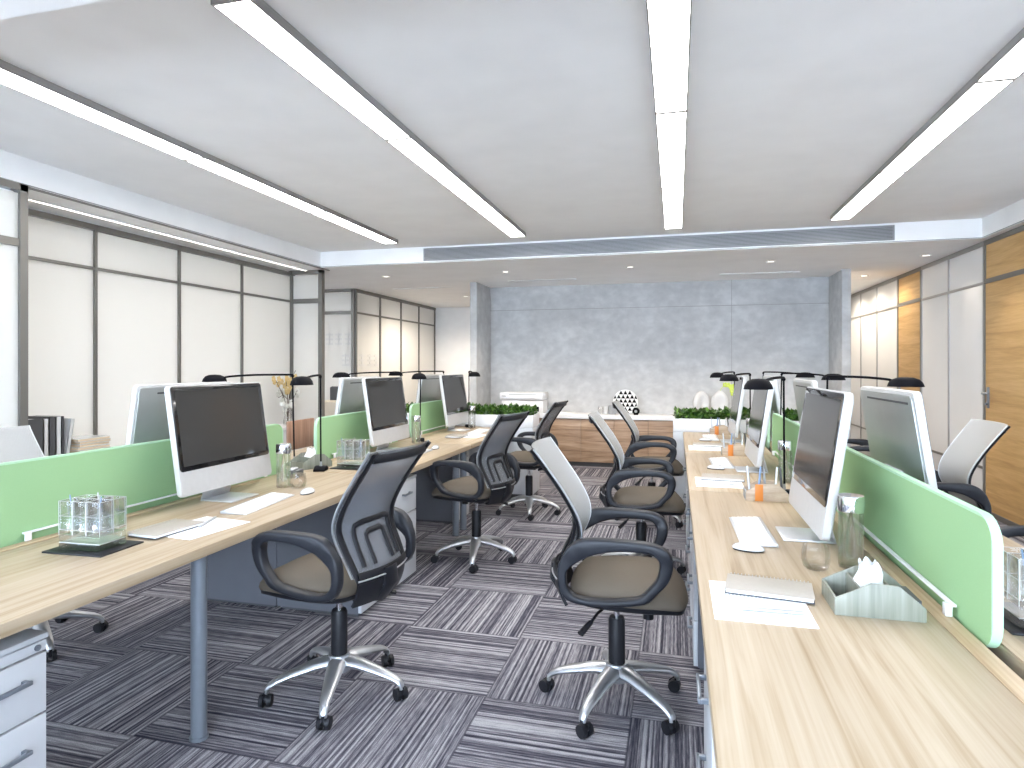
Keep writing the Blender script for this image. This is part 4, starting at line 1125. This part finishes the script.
# white ring vases with a lime flower
def ring_vase(x, rz, h, label, flower):
    v = empty('white_vase', (x, 9.03, ZT), rz, label=label, cat='vase')
    m = MB(); n = 30
    prof = [(0, 0), (0.05, 0), (0.085, 0.05), (0.115, 0.13), (0.118, 0.20), (0.098, 0.27), (0.062, 0.315), (0.026, h), (0.020, h), (0.055, 0.30), (0, 0.29)]
    m.lathe(prof, seg=n, sy=0.55)
    for q in m.bm.verts:          # dented hollow in the front face
        d2 = (q.co.x-0.01)**2/0.0036+(q.co.z-0.17)**2/0.010
        if q.co.y < 0: q.co.y += 0.075*math.exp(-d2)
    m.build('body', 'porcelain', v, smooth=80)
    if flower:
        fl = MB(); fl.tube(smooth_line([(0, 0, h-0.04), (0.02, 0, h+0.03), (0.08, 0, h+0.075), (0.16, 0, h+0.06)], 4), 0.004, 6)
        st = fl.build('flower_stem', 'lime', v)
        pt = MB()
        for (px, pz) in ((0.07, 0.08), (0.11, 0.075), (0.15, 0.045), (0.17, 0.06), (0.16, 0.0), (0.17, -0.04)):
            for a in range(5):
                an = a*2*PI/5
                pt.sphere((px+0.02*math.cos(an), -0.01, h+pz+0.02*math.sin(an)), 0.016, 1, 0.35, 1, 8, 5)
        pt.build('petals', 'lime', v)
ring_vase(0.335, 0.35, 0.34, 'rounded white vase on the sideboard, left of the pair', False)
ring_vase(0.575, -0.15, 0.35, 'rounded white vase with a lime flower sprig on the sideboard', True)

# ------------------------------------------------------------------ alcove furniture on the left
sb = empty('low_cabinet', (0, 0, 0), label='long low wooden cabinet along the frosted glass alcove', cat='cabinet')
MB().box(-4.66, -4.28, 3.30, 6.60, 0.05, 0.70, 0.003).build('body', 'ped', sb)
MB().box(-4.67, -4.26, 3.29, 6.61, 0.70, 0.725, 0.002).build('top', 'printer', sb)
MB().box(-4.64, -4.30, 3.32, 6.58, 0, 0.05).build('plinth', 'dgrey', sb)
ZB = 0.725
bi = 0
for (y, w, h, mt, lean, lab) in ((3.345, 0.13, 0.325, 'dgrey', 0, 'thick black box file standing on the alcove cabinet, leftmost'), (3.48, 0.034, 0.32, 'porcelain', 0, 'white binder right of the black box file'), (3.517, 0.05, 0.33, 'dgrey', 0, 'slim black binder standing on the alcove cabinet'), (3.571, 0.038, 0.33, 'porcelain', 0, 'wide white binder in the middle of the alcove books'), (3.612, 0.018, 0.33, 'dgrey', 0.0, 'thin black folder beside the leaning white books'), (3.634, 0.03, 0.31, 'porcelain', 0.16, 'white book leaning right on the alcove cabinet')):
    b = empty('binder', (-4.45, y, ZB), 0, label=lab, cat='binder', group='binders in the alcove')
    if lean:
        b.rotation_euler = (-lean, 0, 0); b.location.y += 0.002; b.location.z += 0.002
    m = MB(); m.box(-0.13, 0.13, 0, 0.004, 0, h).box(-0.13, 0.13, w-0.004, w, 0, h).box(0.126, 0.13, 0, w, 0, h); m.build('cover', mt, b)
    MB().box(-0.125, 0.122, 0.005, w-0.005, 0.005, h-0.006).build('pages', 'paper', b)
for q in range(7):
    m = empty('magazine', (-4.42, 3.73+0.006*(q % 3), ZB+q*0.0215), 0.04*((q*5) % 3-1), label='magazine in the stack on the alcove cabinet, number %s from the bottom' % ('one', 'two', 'three', 'four', 'five', 'six', 'seven')[q], cat='magazine', group='stacked magazines in the alcove')
    MB().box(-0.12, 0.12, 0, 0.26, 0.002, 0.018).build('pages', 'bookpage', m)
    c = MB(); c.box(-0.122, 0.122, -0.002, 0.262, 0.018, 0.0205).box(-0.122, 0.122, -0.002, 0.262, 0.0, 0.002); c.build('cover', 'porcelain', m)
# vase of flowers
vf = empty('flower_vase', (-4.45, 6.56, ZB), 0, label='clear vase of yellow and white orchids in front of the frosted glass', cat='vase')
MB().lathe([(0, 0), (0.05, 0), (0.055, 0.02), (0.04, 0.12), (0.055, 0.22), (0.052, 0.22), (0.037, 0.12), (0.05, 0.02), (0, 0.01)], seg=24).build('vase_body', 'glass2', vf, smooth=60)
st = MB(); ye = MB(); wh = MB(); rnd = random.Random(5)
for k in range(9):
    a = rnd.uniform(0, 2*PI); top = rnd.uniform(0.32, 0.60); sp = rnd.uniform(0.03, 0.16)
    ex, ey = sp*math.cos(a), sp*math.sin(a)
    P = smooth_line([(0, 0, 0.02), (ex*0.2, ey*0.2, top*0.5), (ex, ey, top)], 4)
    st.tube(P, 0.0035, 6)
    tgt = MB()
    for j in range(4):
        cx, cy, cz = ex+rnd.uniform(-.03, .03), ey+rnd.uniform(-.045, .045), top+rnd.uniform(-.06, .02)
        for q in range(5):
            an = q*2*PI/5
            tgt.sphere((cx, cy+0.022*math.cos(an), cz+0.022*math.sin(an)), 0.018, 0.35, 1, 1, 8, 5)
    tgt.build('white_blossom' if top < 0.43 else 'yellow_blossom', 'petal' if top < 0.43 else 'yellow', vf, smooth=80)
for k in range(9):
    a = rnd.uniform(0, 2*PI); r = rnd.uniform(0.02, 0.11)
    wh.sphere((r*math.cos(a)*0.6, r*math.sin(a), rnd.uniform(0.17, 0.27)), 0.042, 0.8, 1, 0.9, 10, 7)
st.tube([(0, 0, 0.3), (0.02, -0.12, 0.36), (0.03, -0.22, 0.33)], 0.003, 5).tube([(0, 0, 0.35), (0.0, 0.1, 0.58), (0, 0.16, 0.64)], 0.003, 5)
st.build('stems', 'twig', vf); wh.build('white_flowers', 'petal', vf, smooth=80)
# wooden chair back between the dividers
wc = empty('wooden_armchair', (-3.35, 5.16, 0), 0, label='reddish wooden-backed chair seen through the gap between the left dividers', cat='chair')
MB().box(-0.02, 0.0, -0.22, 0.21, 0.66, 0.925, 0.01).build('backrest', 'redwood', wc)
MB().box(-0.02, 0.42, -0.23, 0.23, 0.42, 0.48, 0.02).build('seat', 'dgrey', wc)
for (lx, ly) in ((0, -0.2), (0, 0.2), (0.38, -0.2), (0.38, 0.2)):
    MB().cyl((lx, ly, 0), (lx-0.005, ly, 0.72 if lx == 0 else 0.43), 0.014).build('leg', 'dgrey', wc)
wc.rotation_euler = (0, 0, 0.0)
# lounge chair and small cream table in the corridor by the glass room
lc = empty('lounge_chair', (-4.80, 8.15, 0), -0.3, label='dark olive upholstered chair in the passage by the far glass door', cat='chair')
MB().box(-0.24, 0.24, 0.16, 0.24, 0.62, 1.12, 0.03).build('backrest', 'dgrey', lc)
MB().box(-0.25, 0.25, -0.25, 0.22, 0.40, 0.50, 0.03).build('seat', 'dgrey', lc)
for (lx, ly) in ((-0.2, -0.2), (0.2, -0.2), (-0.2, 0.2), (0.2, 0.2)):
    MB().cyl((lx, ly, 0), (lx, ly, 0.63 if ly > 0 else 0.41), 0.013).build('leg', 'silver', lc)
tb = empty('side_table', (-4.52, 7.62, 0), 0, label='cream covered side table in the passage in front of the olive chair', cat='table')
MB().box(-0.22, 0.22, -0.16, 0.16, 0.70, 0.95, 0.015).build('covered_top', 'cream', tb)
MB().lathe([(0, 0), (0.16, 0), (0.16, 0.015), (0.02, 0.03), (0.02, 0.70), (0, 0.70)]).build('pedestal', 'dgrey', tb)

# ------------------------------------------------------------------ lights
def spot(x, y, e, size=62, col=(1, 0.88, 0.72)):
    l = bpy.data.lights.new('downlight_beam', 'SPOT'); l.energy = e; l.spot_size = math.radians(size); l.spot_blend = 0.5; l.color = col; l.shadow_soft_size = 0.03
    o = bpy.data.objects.new('downlight_beam', l); COL.objects.link(o); o.location = (x, y, ZS-0.02); return o
for x, y, e in ((2.5, 6.45, 14), (2.62, 7.75, 5), (1.05, 7.75, 55), (-0.54, 7.75, 55), (-2.1, 7.75, 55), (-3.76, 7.75, 40), (2.42, 9.3, 24), (2.42, 10.3, 34), (2.42, 11.2, 34), (-3.5, 10.3, 150)):  # beams in the two far passages are added to brighten them
    spot(x, y, e, 165 if y > 9 else (75 if x > 2 else 120))
wd = bpy.data.worlds.new('sky'); scene.world = wd; wd.use_nodes = True
bg = wd.node_tree.nodes['Background']; bg.inputs['Color'].default_value = (0.68, 0.82, 1.0, 1); bg.inputs['Strength'].default_value = 13

# ------------------------------------------------------------------ camera
F, HZ, VX = 631.0, 366.0, 676.2
T = math.atan((VX-512)/F)
cam = bpy.data.cameras.new('camera'); co = bpy.data.objects.new('camera', cam); COL.objects.link(co)
co.location = (0, 0, 1.42); co.rotation_euler = (PI/2, 0, T)
cam.sensor_width = 36; cam.lens = F/1024*36; cam.shift_y = (HZ-384)/1024; cam.clip_start = 0.05
scene.camera = co
vs = scene.view_settings; vs.view_transform = 'Standard'; vs.look = 'None'; vs.gamma = 1; vs.use_curve_mapping = False
vs.exposure = 0.55
